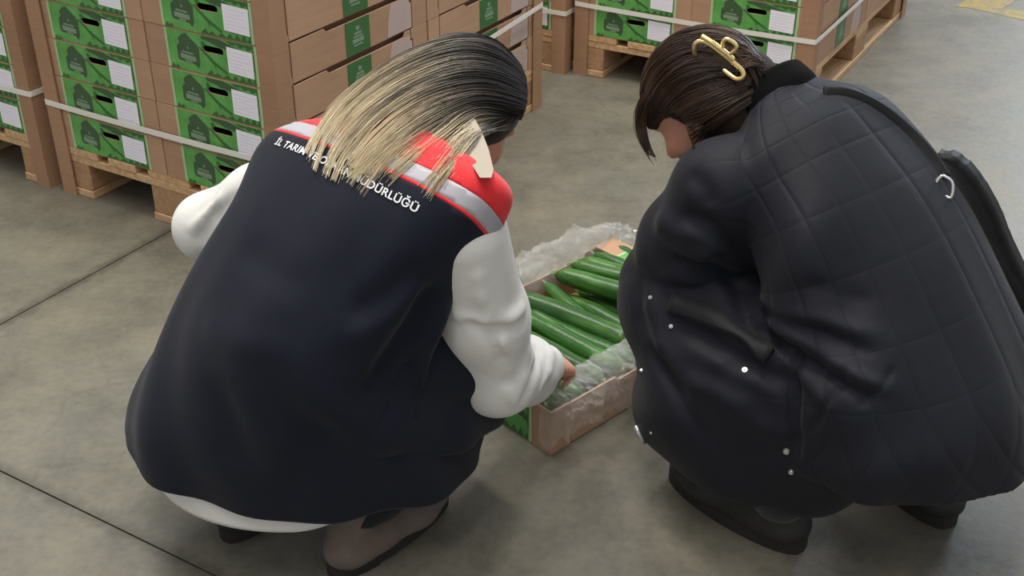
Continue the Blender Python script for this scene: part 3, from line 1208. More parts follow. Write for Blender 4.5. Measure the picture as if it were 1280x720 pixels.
M['bag'] = mat('black_bag_leather', (13, 13, 14), 0.6, 0.1, 30, 0.1, 160, spec=0.25)


def adopt(o, par):
    """parent without moving"""
    o.parent = par
    o.matrix_parent_inverse = Matrix.Translation(-Vector(par.location))
    return o


def basis(az, pitch, roll=0.0):
    a, p = math.radians(az), math.radians(pitch)
    f = np.array([math.cos(a) * math.cos(p), math.sin(a) * math.cos(p), math.sin(p)])
    u = np.array([-math.cos(a) * math.sin(p), -math.sin(a) * math.sin(p), math.cos(p)])
    r = np.cross(f, u)
    c, s = math.cos(math.radians(roll)), math.sin(math.radians(roll))
    return f, u * c + r * s, r * c - u * s


def add_head(vx, c, f, u, r, neck):
    c = np.asarray(c)
    P = lambda x, y, z: c + r * x + f * y + u * z
    ax = (r, f, u)
    vx.ell(P(0, -0.004, 0.012), ax, (0.074, 0.093, 0.086), 0.02)
    vx.ell(P(0, 0.030, -0.045), ax, (0.060, 0.062, 0.078), 0.03)
    vx.ell(P(0, 0.060, -0.106), ax, (0.030, 0.028, 0.022), 0.03)
    for s in (-1, 1):
        vx.ell(P(s * 0.036, 0.066, -0.040), ax, (0.024, 0.022, 0.020), 0.025)
        vx.ell(P(s * 0.031, 0.098, -0.008), ax, (0.017, 0.012, 0.011), 0.012, op='sub')
        vx.cap(P(s * 0.012, 0.093, 0.012), P(s * 0.046, 0.082, 0.010), 0.007, 0.006, 0.014)
        vx.ell(P(s * 0.076, -0.006, -0.020), (nrm(r * s + f * 0.35), nrm(f - r * s * 0.35), u), (0.008, 0.018, 0.031), 0.008)
        vx.ell(P(s * 0.083, -0.001, -0.016), ax, (0.006, 0.009, 0.018), 0.006, op='sub')
        vx.cap(P(s * 0.009, 0.104, -0.048), P(s * 0.011, 0.100, -0.050), 0.007, 0.007, 0.008)
    vx.cap(P(0, 0.090, 0.000), P(0, 0.113, -0.042), 0.008, 0.012, 0.012)
    vx.cap(P(-0.020, 0.086, -0.074), P(0.020, 0.086, -0.074), 0.007, 0.007, 0.010)
    vx.cap(P(-0.018, 0.084, -0.084), P(0.018, 0.084, -0.084), 0.008, 0.008, 0.010)
    vx.chain([P(0, -0.030, -0.050), (P(0, -0.035, -0.085) + np.asarray(neck)) / 2, np.asarray(neck)], [0.055, 0.051, 0.058], 0.035)


def add_eyes(parent, c, f, u, r):
    for s in (-1, 1):
        bm = bmesh.new()
        bmesh.ops.create_uvsphere(bm, u_segments=12, v_segments=8, radius=0.0115)
        o = bm_obj('eye', bm, M['eye'], None, True)
        adopt(o, parent)
        o.location = Vector(np.asarray(c) + r * s * 0.031 + f * 0.075 - u * 0.008)


def add_hand(vx, wrist, d, pn, side, curl, spread=0.35, thumb_up=0.5):
    """wrist point, d = direction of the hand, pn = back-of-hand normal, side = direction of the thumb"""
    d, pn = nrm(d), nrm(pn)
    side = nrm(side - d * (side @ d))
    pn = nrm(np.cross(side, d)) * (1 if np.cross(side, d) @ pn > 0 else -1)
    w = np.asarray(wrist)
    knuckles = []
    for i, (off, l) in enumerate(((0.030, 0.072), (0.010, 0.080), (-0.010, 0.074), (-0.029, 0.060))):
        k = w + d * (0.085 - 0.004 * abs(i - 1)) + side * off
        knuckles.append(k)
        vx.cap(w + side * off * 0.5, k, 0.017, 0.0115, 0.014)
        a = curl[0] + 0.06 * i
        p, dr = k, d + side * off * spread * 3
        dr = nrm(dr)
        ang = 0.0
        for j, (fr, rr) in enumerate(((0.44, 0.0092), (0.31, 0.0082), (0.25, 0.0072))):
            ang += (curl[0], curl[1], curl[2])[j] + 0.05 * i
            q = p + (dr * math.cos(ang) - pn * math.sin(ang)) * l * fr
            vx.cap(p, q, rr + 0.0008, rr, 0.004)
            p = q
    t0 = w + side * 0.022 + d * 0.018 - pn * 0.006
    t1 = t0 + nrm(side * 0.75 + d * 0.65 - pn * 0.35) * 0.042
    t2 = t1 + nrm(side * 0.1 + d * 0.9 - pn * thumb_up) * 0.032
    t3 = t2 + nrm(-side * 0.25 + d * 0.9 - pn * thumb_up) * 0.026
    vx.cap(t0, t1, 0.016, 0.0115, 0.012)
    vx.cap(t1, t2, 0.0105, 0.0098, 0.004)
    vx.cap(t2, t3, 0.0098, 0.0085, 0.004)
    return knuckles, (t2, t3)


def strands_obj(name, strands, radii, rnd, m, parent, sides=3):
    """strands: (n, k, 3); radii (n, k). Stores t along the strand and a random per strand as point attributes"""
    n, k, _ = strands.shape
    tan = np.gradient(strands, axis=1)
    tan /= np.linalg.norm(tan, axis=2)[..., None] + 1e-9
    ref = np.array([0.31, 0.17, 0.93])
    x = np.cross(tan, ref)
    x /= np.linalg.norm(x, axis=2)[..., None] + 1e-9
    y = np.cross(tan, x)
    a = np.linspace(0, 2 * np.pi, sides, endpoint=False)
    V_ = (strands[:, :, None, :] + radii[:, :, None, None] * (np.cos(a)[None, None, :, None] * x[:, :, None, :] + np.sin(a)[None, None, :, None] * y[:, :, None, :]))
    idx = np.arange(n * k * sides).reshape(n, k, sides)
    nx = np.roll(idx, -1, 2)
    Q = np.stack([idx[:, :-1], nx[:, :-1], nx[:, 1:], idx[:, 1:]], -1).reshape(-1, 4)
    P = V_.reshape(-1, 3).astype(np.float32)
    me = bpy.data.meshes.new(name)
    me.vertices.add(len(P))
    me.vertices.foreach_set('co', P.ravel())
    me.loops.add(Q.size)
    me.loops.foreach_set('vertex_index', Q.astype(np.int32).ravel())
    me.polygons.add(len(Q))
    me.polygons.foreach_set('loop_start', np.arange(0, Q.size, 4, dtype=np.int32))
    me.polygons.foreach_set('loop_total', np.full(len(Q), 4, np.int32))
    t = np.broadcast_to(np.linspace(0, 1, k)[None, :, None], (n, k, sides))
    rr = np.broadcast_to(np.asarray(rnd)[:, None, None], (n, k, sides))
    for nm, arr in (('along', t), ('strand', rr)):
        at_ = me.attributes.new(nm, 'FLOAT', 'POINT')
        at_.data.foreach_set('value', np.ascontiguousarray(arr, dtype=np.float32).ravel())
    me.materials.append(m)
    me.update(calc_edges=True)
    me.polygons.foreach_set('use_smooth', [True] * len(me.polygons))
    return link(bpy.data.objects.new(name, me), parent)


def hair_mat(name, stops, rough=0.42):
    k = NT(name)
    a = k.n('ShaderNodeAttribute', attribute_name='along')
    b = k.n('ShaderNodeAttribute', attribute_name='strand')
    t = k.math('ADD', a.outputs['Fac'], k.math('MULTIPLY', k.math('SUBTRACT', b.outputs['Fac'], 0.5), 0.34))
    c = k.ramp(t, [(p, s2l(q)) for p, q in stops])
    hs = k.n('ShaderNodeHueSaturation')
    k.l(c, hs.inputs['Color'])
    k.l(k.math('ADD', k.math('MULTIPLY', k.math('FRACT', k.math('MULTIPLY', b.outputs['Fac'], 17.3)), 0.55), 0.72), hs.inputs['Value'])
    k.l(hs.outputs[0], k.b.inputs['Base Color'])
    k.b.inputs['Roughness'].default_value = rough
    k.b.inputs['Specular IOR Level'].default_value = 0.45
    return k.m


def guide_strands(bvh, guides, n, k, lift0, lift1, jit, rad, seed, relax=3):
    """guides: list of pixel polylines; strands interpolate between neighbours and lie on the support surface"""
    rng = np.random.default_rng(seed)
    Gd = np.array([catmull(np.array(g, float), 14) for g in guides])
    H, N = np.zeros(Gd.shape[:2] + (3,)), np.zeros(Gd.shape[:2] + (3,))
    for i in range(Gd.shape[0]):
        last = None
        dep = []
        for j in range(Gd.shape[1]):
            p, nn = hit(bvh, *Gd[i, j])
            dep.append(None if p is None else (np.linalg.norm(p - C0), nn))
        ok = [j for j in range(len(dep)) if dep[j] is not None]
        for j in range(len(dep)):
            jj = min(ok, key=lambda q: abs(q - j))
            D_, nn = dep[jj]
            H[i, j] = C0 + ray(*Gd[i, j]) * D_
            N[i, j] = nn
    out = np.zeros((n, k, 3))
    rnd = np.zeros(n)
    m = len(guides) - 1
    ncl = max(8, n // 24)
    cg = rng.random(ncl) * m
    cl = rng.random(ncl)
    cj = rng.normal(0, 1, ncl)
    t = np.linspace(0, 1, 14)
    for s in range(n):
        c = rng.integers(ncl)
        g0 = np.clip(cg[c] + rng.normal(0, 0.30), 0, m - 1e-4)
        g1 = np.clip(cg[c] + rng.normal(0, 0.055) + 0.10 * cj[c], 0, m - 1e-4)
        if rng.random() < 0.07:
            g1 = np.clip(g0 + rng.normal(0, 0.8), 0, m - 1e-4)
        gg = g0 + (g1 - g0) * t ** 1.1
        i = gg.astype(int)
        f = (gg - i)[:, None]
        jj = np.arange(14)
        path = H[i, jj] * (1 - f) + H[i + 1, jj] * f
        nn = N[i, jj] * (1 - f) + N[i + 1, jj] * f
        nn /= np.linalg.norm(nn, axis=1)[:, None] + 1e-9
        lift = lift0 + (lift1 - lift0) * t + (0.5 * cl[c] + 0.5 * rng.random() ** 1.6) * 0.016 * np.sin(np.pi * np.clip(t * 1.1, 0, 1))
        path = path + nn * lift[:, None]
        for _ in range(relax):
            path[1:-1] = 0.5 * path[1:-1] + 0.25 * (path[:-2] + path[2:])
        q = catmull(path, k)
        side = np.cross(nrm(q[-1] - q[0]), nn[7])
        tt = np.linspace(0, 1, k)
        ph, fr = cl[c] * 6.28, 3 + 4 * cl[c]
        w = (cj[c] * 0.5 + rng.normal(0, 1) * 0.4) * jit * tt + jit * 0.5 * np.sin(fr * tt + ph) * tt
        q = q + side * w[:, None] + rng.normal(0, jit * 0.05, 3)
        end = (0.72 + 0.32 * cl[(c * 7) % ncl]) + rng.uniform(-0.06, 0.04)
        q = catmull(q, k) if end > 1 else catmull(q[:max(4, int(k * end))], k)
        out[s] = q
        rnd[s] = np.clip(0.7 * cl[(c * 3 + 1) % ncl] + 0.3 * rng.random(), 0, 1)
    tt = np.linspace(0, 1, k)
    r = rad * rng.uniform(0.6, 1.25, n)[:, None] * np.minimum(1, 1.25 - tt)[None, :] ** 0.8
    return out, r, rnd


def shoe(name, heel, toe, m_upper, parent, width=0.043, ankle_h=0.10, boot=False, sole_t=0.022):
    heel, toe = np.asarray(heel, float), np.asarray(toe, float)
    d = nrm(toe - heel)
    L = np.linalg.norm(toe - heel)
    s = np.array([d[1], -d[0], 0])
    P = lambda x, y, z: heel + d * x * L + s * y + np.array([0, 0, z])
    lo = np.minimum(heel, toe) - 0.09
    hi = np.maximum(heel, toe) + 0.09
    lo[2], hi[2] = -0.02, ankle_h + 0.07
    vx = Vox(lo, hi, 0.005)
    w = width
    vx.chain([P(0.13, 0, 0.035), P(0.35, 0, 0.036), P(0.68, 0, 0.030), P(0.88, 0, 0.024)], [w * 0.80, w * 0.84, w * 0.98, w * 0.70], 0.03, n=(0, 0, 1), s=0.9)
    if boot:
        vx.chain([P(0.17, 0, 0.05), P(0.20, 0, ankle_h)], [w * 0.88, w * 0.92], 0.03)
        vx.cap(P(0.3, 0, 0.06), P(0.6, 0, 0.04), w * 0.7, w * 0.6, 0.04)
    else:
        vx.chain([P(0.16, 0, 0.05), P(0.22, 0, ankle_h)], [w * 0.86, w * 1.0], 0.03)
    vx.cut(P(0, 0, sole_t), (0, 0, -1))
    vx.cut(P(0, 0, ankle_h), (0, 0, 1))
    o = adopt(vx.obj('upper', m_upper), parent)
    # sole: outline plate with a heel block
    bm = bmesh.new()
    out = []
    for i in range(28):
        a = 2 * math.pi * i / 28
        x = 0.5 - 0.5 * math.cos(a) * 1.0
        hw = w * 0.98 * (math.sin(math.pi * min(1, max(0, x)) ** 0.8) ** 0.42) * (0.86 + 0.22 * x)
        out.append((x * L * 1.03 - 0.015 * L, (1 if math.sin(a) > 0 else -1) * hw if 0.001 < abs(math.sin(a)) else 0))
    z = 0.0 if boot else 0.006
    poly_plate(bm, out, heel + np.array([0, 0, z]), d, s, (0, 0, 1), sole_t - z + 0.004)
    hb = [p for p in out if p[0] < 0.29 * L]
    q = []
    for p in hb:
        if not q or (abs(q[-1][0] - p[0]) + abs(q[-1][1] - p[1])) > 1e-4:
            q.append(p)
    poly_plate(bm, q, heel, d, s, (0, 0, 1), z + 0.001)
    adopt(bm_obj('sole', bm, M['sole']), parent)
    return o


# ------------------------------------------------------------------ woman in the navy and red vest
A0 = np.array([-0.37, 1.57, 0])
AR, AF, AU = np.array([0.75, -0.66, 0]), np.array([0.66, 0.75, 0]), np.array([0, 0, 1.0])


def A(r, f, z):
    return A0 + AR * r + AF * f + AU * z


wa = empty('person', A(0, 0.05, 0))
tag(wa, 'squatting woman with long blond-tipped hair in a navy vest with red shoulders, back turned', 'person')


hA = A(0.062, 0.370, 0.722)
fA, uA, rA = basis(33, -42, 0)
neckA = A(0.075, 0.235, 0.700)
shR, shL = A(0.236, 0.185, 0.622), A(-0.085, 0.21, 0.63)
elR, wrR = at(622, 470, 0.315), np.array([0.062, 1.868, 0.178])
elL, wrL = np.array([-0.54, 1.895, 0.455]), np.array([-0.285, 1.945, 0.495])
vb = Vox(A0 + (-0.45, -0.35, -0.01), A0 + (0.75, 0.75, 0.95), 0.006)
add_head(vb, hA, fA, uA, rA, neckA)
vb.chain([A(0, 0.03, 0.30), A(0.01, 0.07, 0.42), A(0.05, 0.13, 0.56), A(0.07, 0.20, 0.63), neckA - AU * 0.02], [0.105, 0.105, 0.11, 0.07, 0.05], 0.05, n=nrm(AF * 0.85 - AU * 0.5), s=0.75)
vb.cap(shL, shR, 0.045, 0.045, 0.04)
for sh, el, wr in ((shR, elR, wrR), (shL, elL, wrL)):
    vb.chain([sh, (sh + el) / 2, el], [0.048, 0.042, 0.036], 0.02)
    vb.chain([el, el * 0.6 + wr * 0.4, wr], [0.036, 0.034, 0.025], 0.02)
for s, ank, kn in ((1, A(0.10, 0.05, 0.09), A(0.13, 0.32, 0.41)), (-1, A(-0.106, 0.01, 0.09), A(-0.16, 0.29, 0.41))):
    vb.chain([A(s * 0.08, 0.06, 0.30), kn], [0.075, 0.054], 0.03)
    vb.chain([kn, kn * 0.6 + ank * 0.4, ank], [0.052, 0.046, 0.030], 0.02)
    vb.cap(ank, ank + AF * 0.11 - AU * 0.05, 0.027, 0.020, 0.02)
hd = nrm(np.array([0.105, 1.962, 0.128]) - wrR)
knR, thR = add_hand(vb, wrR, hd, nrm(np.array([0.15, -0.25, 0.9])), nrm(np.array([-0.7, 0.5, 0.35])), (0.35, 0.55, 0.4))
add_hand(vb, wrL, nrm(np.array([0.8, 0.05, -0.45])), nrm(np.array([0.45, 0, 0.9])), nrm(np.array([0.1, -1.0, 0.0])), (0.35, 0.35, 0.25))
bodyA = adopt(vb.obj('body', M['skin']), wa)
nb_ = bvh_of([bodyA])
nq, nn_ = hit(nb_, 726, 449)
if nq is not None:
    bm = bmesh.new()
    bmesh.ops.create_uvsphere(bm, u_segments=12, v_segments=8, radius=1.0)
    zax = Vector(nn_)
    bmesh.ops.transform(bm, verts=bm.verts, matrix=Matrix.Translation(Vector(nq)) @ zax.to_track_quat('Z', 'Y').to_matrix().to_4x4() @ Matrix.Diagonal((0.0035, 0.0065, 0.0016, 1)))
    adopt(bm_obj('fingernail', bm, M['nail'], None, True), wa)
add_eyes(wa, hA, fA, uA, rA)

# trousers
vt = Vox(A0 + (-0.45, -0.35, -0.01), A0 + (0.6, 0.6, 0.6), 0.008)
for s, ank, kn in ((1, A(0.10, 0.05, 0.09), A(0.13, 0.32, 0.41)), (-1, A(-0.106, 0.01, 0.09), A(-0.16, 0.29, 0.41))):
    vt.chain([A(s * 0.08, 0.04, 0.27), kn], [0.085, 0.074], 0.04)
    vt.chain([kn, kn * 0.5 + ank * 0.5, ank - AU * 0.02], [0.074, 0.075, 0.056], 0.03)
vt.cap(A(-0.08, 0.03, 0.28), A(0.08, 0.03, 0.28), 0.09, 0.09, 0.03)
vt.cut(A(0, 0, 0.10), (0, 0, -1))
adopt(vt.obj('trousers', M['trouser']), wa)

vf = Vox(A0 + (-0.1, -0.35, 0.02), A0 + (0.6, 0.45, 0.6), 0.007)
q_ = np.array([-0.062, 1.700, 0.205])
vf.chain([A(0.15, 0.10, 0.40), A(0.185, 0.27, 0.36), q_], [0.080, 0.082, 0.055], 0.03, n=nrm(AR), s=0.8)
vf.chain([A(0.15, 0.06, 0.33), A(0.16, 0.18, 0.24), q_], [0.08, 0.07, 0.05], 0.03)
vf.cut(q_ - AU * 0.03, nrm(-AU - AF * 0.35))
adopt(vf.obj('front_panel', M['navy']), wa)

sR = empty('shoe', A(0.10, 0.0, 0.0))
adopt(sR, wa)
sL = empty('shoe', A(-0.106, -0.044, 0.0))
adopt(sL, wa)
shoe('shoe', A(0.10, -0.01, 0.0), A(0.105, 0.255, 0.0), M['taupe'], sR, 0.044, 0.165)
shoe('shoe', A(-0.108, -0.075, 0.0), A(-0.125, 0.185, 0.0), M['boot'], sL, 0.044, 0.105)
sR['label'] = 'taupe grey shoe with a dark sole'
sL['label'] = 'dark heel under the white hem'


def ring(C, X, Y, aL, aR, bB, bF, n):
    return list(C) + list(X) + list(Y) + [aL, aR, bB, bF, n]


def ringA(r, f, z, tilt, aL, aR, bB, bF, n=2.2, yaw=0.0, roll=0.0):
    """tilt leans the ring forward, yaw turns it about the vertical, roll drops its right side (degrees)"""
    t, y, q = math.radians(tilt), math.radians(yaw), math.radians(roll)
    X = AR * math.cos(y) + AF * math.sin(y)
    Fw = AF * math.cos(y) - AR * math.sin(y)
    X2 = X * math.cos(q) - AU * math.sin(q)
    B = -Fw * math.cos(t) + AU * math.sin(t)
    return ring(A(r, f, z), X2, B, aL, aR, bB, bF, n)


def hit_in(bvh, px, py, tx=470, ty=300):
    for i in range(60):
        p, n = hit(bvh, px + (tx - px) * i / 60, py + (ty - py) * i / 60)
        if p is not None:
            return p, n


def press(o, bvh, folds, tx=470, ty=300):
    """lift (+) or press in (-) soft creases along polylines: (points, half width, height)"""
    n = len(o.data.vertices)
    co = np.zeros(n * 3, np.float32)
    no = np.zeros(n * 3, np.float32)
    o.data.vertices.foreach_get('co', co)
    o.data.vertices.foreach_get('normal', no)
    co, no = co.reshape(-1, 3).astype(float), no.reshape(-1, 3)
    add = np.zeros(n)
    for pix, w, h in folds:
        P = [hit_in(bvh, x, y, tx, ty) for x, y in pix]
        P = catmull(np.array([p for p, _ in P]), 24)
        best = np.full(n, 9.0)
        tb = np.zeros(n)
        for i in range(len(P) - 1):
            a, b = P[i], P[i + 1]
            ab = b - a
            t = np.clip(((co - a) @ ab) / (ab @ ab + 1e-12), 0, 1)
            d = np.linalg.norm(co - a - t[:, None] * ab, axis=1)
            m = d < best
            best[m] = d[m]
            tb[m] = (i + t[m]) / (len(P) - 1)
        taper = np.clip(np.sin(np.pi * np.clip(tb, 0.02, 0.98)) * 1.8, 0, 1)
        add += h * np.exp(-(best / w) ** 2) * taper
    co = co + no * add[:, None]
    o.data.vertices.foreach_set('co', co.astype(np.float32).ravel())
    o.data.update()


def vest_disp(u, v):
    back = np.clip(np.sin(u), 0, 1)
    low = np.clip(1 - v * 1.5, 0, 1)
    d = 0.006 * low * np.sin(7 * u + 2.0 * v) + 0.004 * low * np.sin(12 * u + 1.3)
    right = np.exp(-((u - 0.75) / 0.45) ** 2)
    d += 0.008 * right * np.sin(26 * v - 5 * u) * np.clip(1 - abs(v - 0.48) / 0.28, 0, 1)
    left = np.exp(-((u - 2.5) / 0.5) ** 2)
    d += 0.004 * left * np.sin(20 * v + 4 * u) * np.clip(1 - abs(v - 0.5) / 0.3, 0, 1)
    return d


RA = [ringA(-0.045, 0.085, 0.170, 0, 0.312, 0.300, 0.222, 0.25, 2.0, yaw=44, roll=6),
      ringA(-0.038, 0.078, 0.215, 2, 0.306, 0.285, 0.222, 0.24, 2.0, yaw=40, roll=4),
      ringA(-0.022, 0.065, 0.29, 6, 0.285, 0.250, 0.208, 0.20, 2.1, yaw=28),
      ringA(0.000, 0.07, 0.42, 16, 0.222, 0.215, 0.180, 0.14, 2.2),
      ringA(0.035, 0.12, 0.55, 28, 0.22, 0.215, 0.13, 0.12, 2.4),
      ringA(0.057, 0.168, 0.655, 38, 0.232, 0.245, 0.085, 0.105, 2.7, roll=-4),
      ringA(0.067, 0.198, 0.698, 44, 0.21, 0.235, 0.060, 0.095, 2.5, roll=-6),
      ringA(0.074, 0.218, 0.716, 48, 0.125, 0.150, 0.050, 0.080, 2.2, roll=-5),
      ringA(0.077, 0.232, 0.728, 50, 0.072, 0.080, 0.048, 0.066, 2.0)]
GA = loft(RA, 96, 120, vest_disp)
vest = loft_obj('vest', GA, M['navy'], None, False)
vest_bvh = bvh_of([vest])
press(vest, vest_bvh, [([(540, 345), (520, 400), (480, 460), (450, 520)], 0.022, -0.016), ([(556, 360), (545, 420), (520, 480), (505, 560)], 0.018, 0.012),
                       ([(530, 330), (480, 372), (430, 395)], 0.02, -0.010), ([(535, 345), (480, 400), (420, 430)], 0.02, 0.008), ([(520, 440), (500, 500), (490, 580)], 0.016, -0.012),
                       ([(300, 300), (340, 340), (390, 360)], 0.022, -0.006), ([(250, 400), (300, 430), (370, 440)], 0.025, 0.006), ([(420, 520), (380, 580), (360, 630)], 0.025, -0.008),
                       ([(270, 470), (290, 540), (300, 590)], 0.028, -0.008)])
vest_bvh = bvh_of([vest])
# split the vest along its seams: navy body, red piping, reflective stripe, red yoke
pL, nL_ = hit_in(vest_bvh, 346, 153)
pR, nR_ = hit_in(vest_bvh, 600, 276)
pM, nM_ = hit_in(vest_bvh, 478, 212)
across = nrm(pR - pL)
pn = np.cross(nM_, across)
pn = nrm(pn * (1 if pn[2] > 0 else -1))
bm = bmesh.new()
bm.from_mesh(vest.data)
base = pM
cuts = [0.0, 0.005, 0.029]
for v in bm.verts:
    for c_ in cuts:
        h = (np.array(v.co) - base) @ pn - c_
        if abs(h) < 0.0018:
            v.co -= Vector(pn) * h
            break
for c_ in cuts:
    bmesh.ops.bisect_plane(bm, geom=bm.verts[:] + bm.edges[:] + bm.faces[:], plane_co=Vector(base + pn * c_), plane_no=Vector(pn), dist=1e-5)
bands = [[], [], [], []]
for f in bm.faces:
    h = (np.array(f.calc_center_median()) - base) @ pn
    bands[sum(h > c_ for c_ in cuts)].append(f.index)
bm.faces.ensure_lookup_table()


bm.normal_update()
bm.verts.index_update()
VN = [v.normal.copy() for v in bm.verts]


def split_off(name, keep, m, out):
    """one cloth piece with its own thickness, sharing edges exactly with its neighbours"""
    th = 0.006
    b2 = bmesh.new()
    mo, mi_ = {}, {}
    bm.verts.ensure_lookup_table()
    for fi in keep:
        for v in bm.faces[fi].verts:
            if v.index not in mo:
                mo[v.index] = b2.verts.new(v.co)
                mi_[v.index] = b2.verts.new(v.co - VN[v.index] * th)
    cnt = {}
    for fi in keep:
        ids = [v.index for v in bm.faces[fi].verts]
        b2.faces.new([mo[i] for i in ids]).smooth = True
        b2.faces.new([mi_[i] for i in ids][::-1]).smooth = True
        for i in range(len(ids)):
            e_ = (ids[i], ids[(i + 1) % len(ids)])
            cnt.setdefault(tuple(sorted(e_)), []).append(e_)
    for es in cnt.values():
        if len(es) == 1:
            p, q = es[0]
            b2.faces.new((mo[q], mo[p], mi_[p], mi_[q])).smooth = False
    me = bpy.data.meshes.new(name)
    b2.to_mesh(me)
    b2.free()
    me.materials.append(m)
    return link(bpy.data.objects.new(name, me))


bm.faces.index_update()
old = vest
vest = adopt(split_off('vest', bands[0], M['navy'], 0), wa)
for nm, i, mm, off in (('piping', 1, M['red'], 0.0), ('reflective_stripe', 2, M['silver'], 0.0), ('yoke', 3, M['red'], 0.0)):
    o = adopt(split_off(nm, bands[i], mm, off), vest)
    o.matrix_parent_inverse = Matrix.Identity(4)
    if nm == 'yoke':
        o['label'] = 'red shoulder yoke'
    if nm == 'reflective_stripe':
        o['label'] = 'silver reflective stripe'
bm.free()
bpy.data.objects.remove(old)


def lettering(text, pix, size, bvh, parent, name):
    """flat letters laid on the cloth along the baseline that runs through the given points"""
    pts = [hit_in(bvh, *p) for p in pix]
    P = catmull(np.array([p for p, n in pts]), 40)
    N = catmull(np.array([n for p, n in pts]), 40)
    seg = np.concatenate([[0], np.cumsum(np.linalg.norm(np.diff(P, axis=0), axis=1))])
    cu = bpy.data.curves.new(name, 'FONT')
    cu.body = text
    cu.size = size
    cu.offset = size * 0.018
    cu.space_character = 1.06
    to = bpy.data.objects.new(name, cu)
    COL.objects.link(to)
    dg = bpy.context.evaluated_depsgraph_get()
    me = bpy.data.meshes.new_from_object(to.evaluated_get(dg))
    bpy.data.objects.remove(to)
    xs = [v.co.x for v in me.vertices]
    x0, x1 = min(xs), max(xs)
    sc = seg[-1] / (x1 - x0)
    for v in me.vertices:
        s = (v.co.x - x0) * sc
        p = np.array([np.interp(s, seg, P[:, i]) for i in range(3)])
        n = nrm(np.array([np.interp(s, seg, N[:, i]) for i in range(3)]))
        i = min(int(np.searchsorted(seg, s)), 38)
        tn = nrm(P[i + 1] - P[max(i - 1, 0)])
        up = nrm(np.cross(n, tn))
        q = p + up * v.co.y
        loc, nn, _, _ = bvh.find_nearest(Vector(q))
        if nn.dot(Vector(n)) < 0:
            nn = -nn
        v.co = loc + nn * 0.0022
    me.materials.append(M['letter'])
    o = link(bpy.data.objects.new(name, me))
    o.parent = parent
    return o


t1 = lettering('İL TARIM VE ORMAN MÜDÜRLÜĞÜ', [(344, 181), (395, 201), (440, 224), (482, 246), (521, 266)], 0.0165, vest_bvh, vest, 'lettering')
t2 = lettering('TEKİRDAĞ', [(413, 188), (440, 202), (474, 220)], 0.0165, vest_bvh, vest, 'lettering')
for o in (t1, t2):
    o.matrix_parent_inverse = Matrix.Identity(4)

# white tunic: hem below the vest, sleeves and collar
RT = [ringA(-0.050, 0.072, 0.138, 0, 0.255, 0.15, 0.205, 0.20, 2.0, yaw=44),
      ringA(-0.055, 0.07, 0.20, 2, 0.285, 0.235, 0.195, 0.22, 2.0, yaw=40),
      ringA(-0.022, 0.065, 0.29, 6, 0.250, 0.215, 0.178, 0.18, 2.1, yaw=28),
      ringA(0.000, 0.075, 0.42, 16, 0.195, 0.18, 0.145, 0.12, 2.2),
      ringA(0.035, 0.125, 0.55, 28, 0.19, 0.18, 0.095, 0.10, 2.4)]
tunic = adopt(loft_obj('tunic', loft(RT, 40, 80), M['white_cloth'], None, False, 0.004), wa)


def sleeve(name, sh, el, wr, r, m, h=0.0055, ext=(), subs=()):
    al = np.array([sh, el, wr])
    vx = Vox(al.min(0) - 0.13, al.max(0) + 0.13, h)
    vx.chain([sh, sh * 0.45 + el * 0.55, el], [r[0], r[1], r[2]], 0.03)
    vx.chain([el, el * 0.5 + wr * 0.5, wr], [r[2], r[3], r[4]], 0.03)
    for a, b, ra, rb, k in ext:
        vx.cap(a, b, ra, rb, k)
    for a, b, ra, rb, k in subs:
        vx.cap(a, b, ra, rb, k, op='sub')
    d = nrm(wr - el)
    vx.cut(wr + d * 0.0, d)
    vx.cap(wr - d * 0.012, wr + d * 0.05, r[4] * 0.72, r[4] * 0.72, 0.008, op='sub')
    return vx.obj(name, m, None, 2)


def fold_pts(bvh, pix, out=0.0):
    res = []
    for p in pix:
        q, n = hit(bvh, *p)
        if q is not None:
            res.append(q + n * out)
    return res


def folded_sleeve(name, sh, el, wr, r, m, ridges, grooves):
    """first pass finds the surface, second pass presses the creases into it"""
    tmp = sleeve(name, sh, el, wr, r, m)
    bv = bvh_of([tmp])
    bpy.data.objects.remove(tmp)
    ext, subs = [], []
    for pix, rad, out in ridges:
        q = fold_pts(bv, pix, out)
        ext += [(q[i], q[i + 1], rad, rad, 0.012) for i in range(len(q) - 1)]
    for pix, rad, out in grooves:
        q = fold_pts(bv, pix, out)
        subs += [(q[i], q[i + 1], rad, rad, 0.014) for i in range(len(q) - 1)]
    return sleeve(name, sh, el, wr, r, m, ext=ext, subs=subs)


slR = folded_sleeve('sleeve', shR + AR * 0.0, el=elR, wr=wrR, r=(0.066, 0.068, 0.062, 0.058, 0.040), m=M['white_cloth'],
                    ridges=[([(575, 395), (605, 402), (640, 398), (650, 388)], 0.012, -0.006), ([(598, 345), (602, 372), (612, 390)], 0.007, -0.003),
                            ([(625, 430), (632, 465), (640, 495)], 0.008, -0.003), ([(660, 440), (655, 470), (645, 500)], 0.008, -0.003),
                            ([(690, 440), (685, 465), (672, 490)], 0.006, -0.003)],
                    grooves=[([(590, 405), (620, 413), (652, 405)], 0.006, 0.003), ([(612, 415), (626, 450), (634, 480)], 0.005, 0.002),
                             ([(672, 436), (668, 465), (655, 495)], 0.005, 0.002)])
adopt(slR, wa)
slL = folded_sleeve('sleeve', shL, el=elL, wr=wrL, r=(0.046, 0.058, 0.056, 0.052, 0.036), m=M['white_cloth'],
                    ridges=[([(310, 215), (275, 250), (240, 285)], 0.006, -0.003)], grooves=[([(300, 245), (270, 270), (250, 300)], 0.005, 0.002)])
adopt(slL, wa)

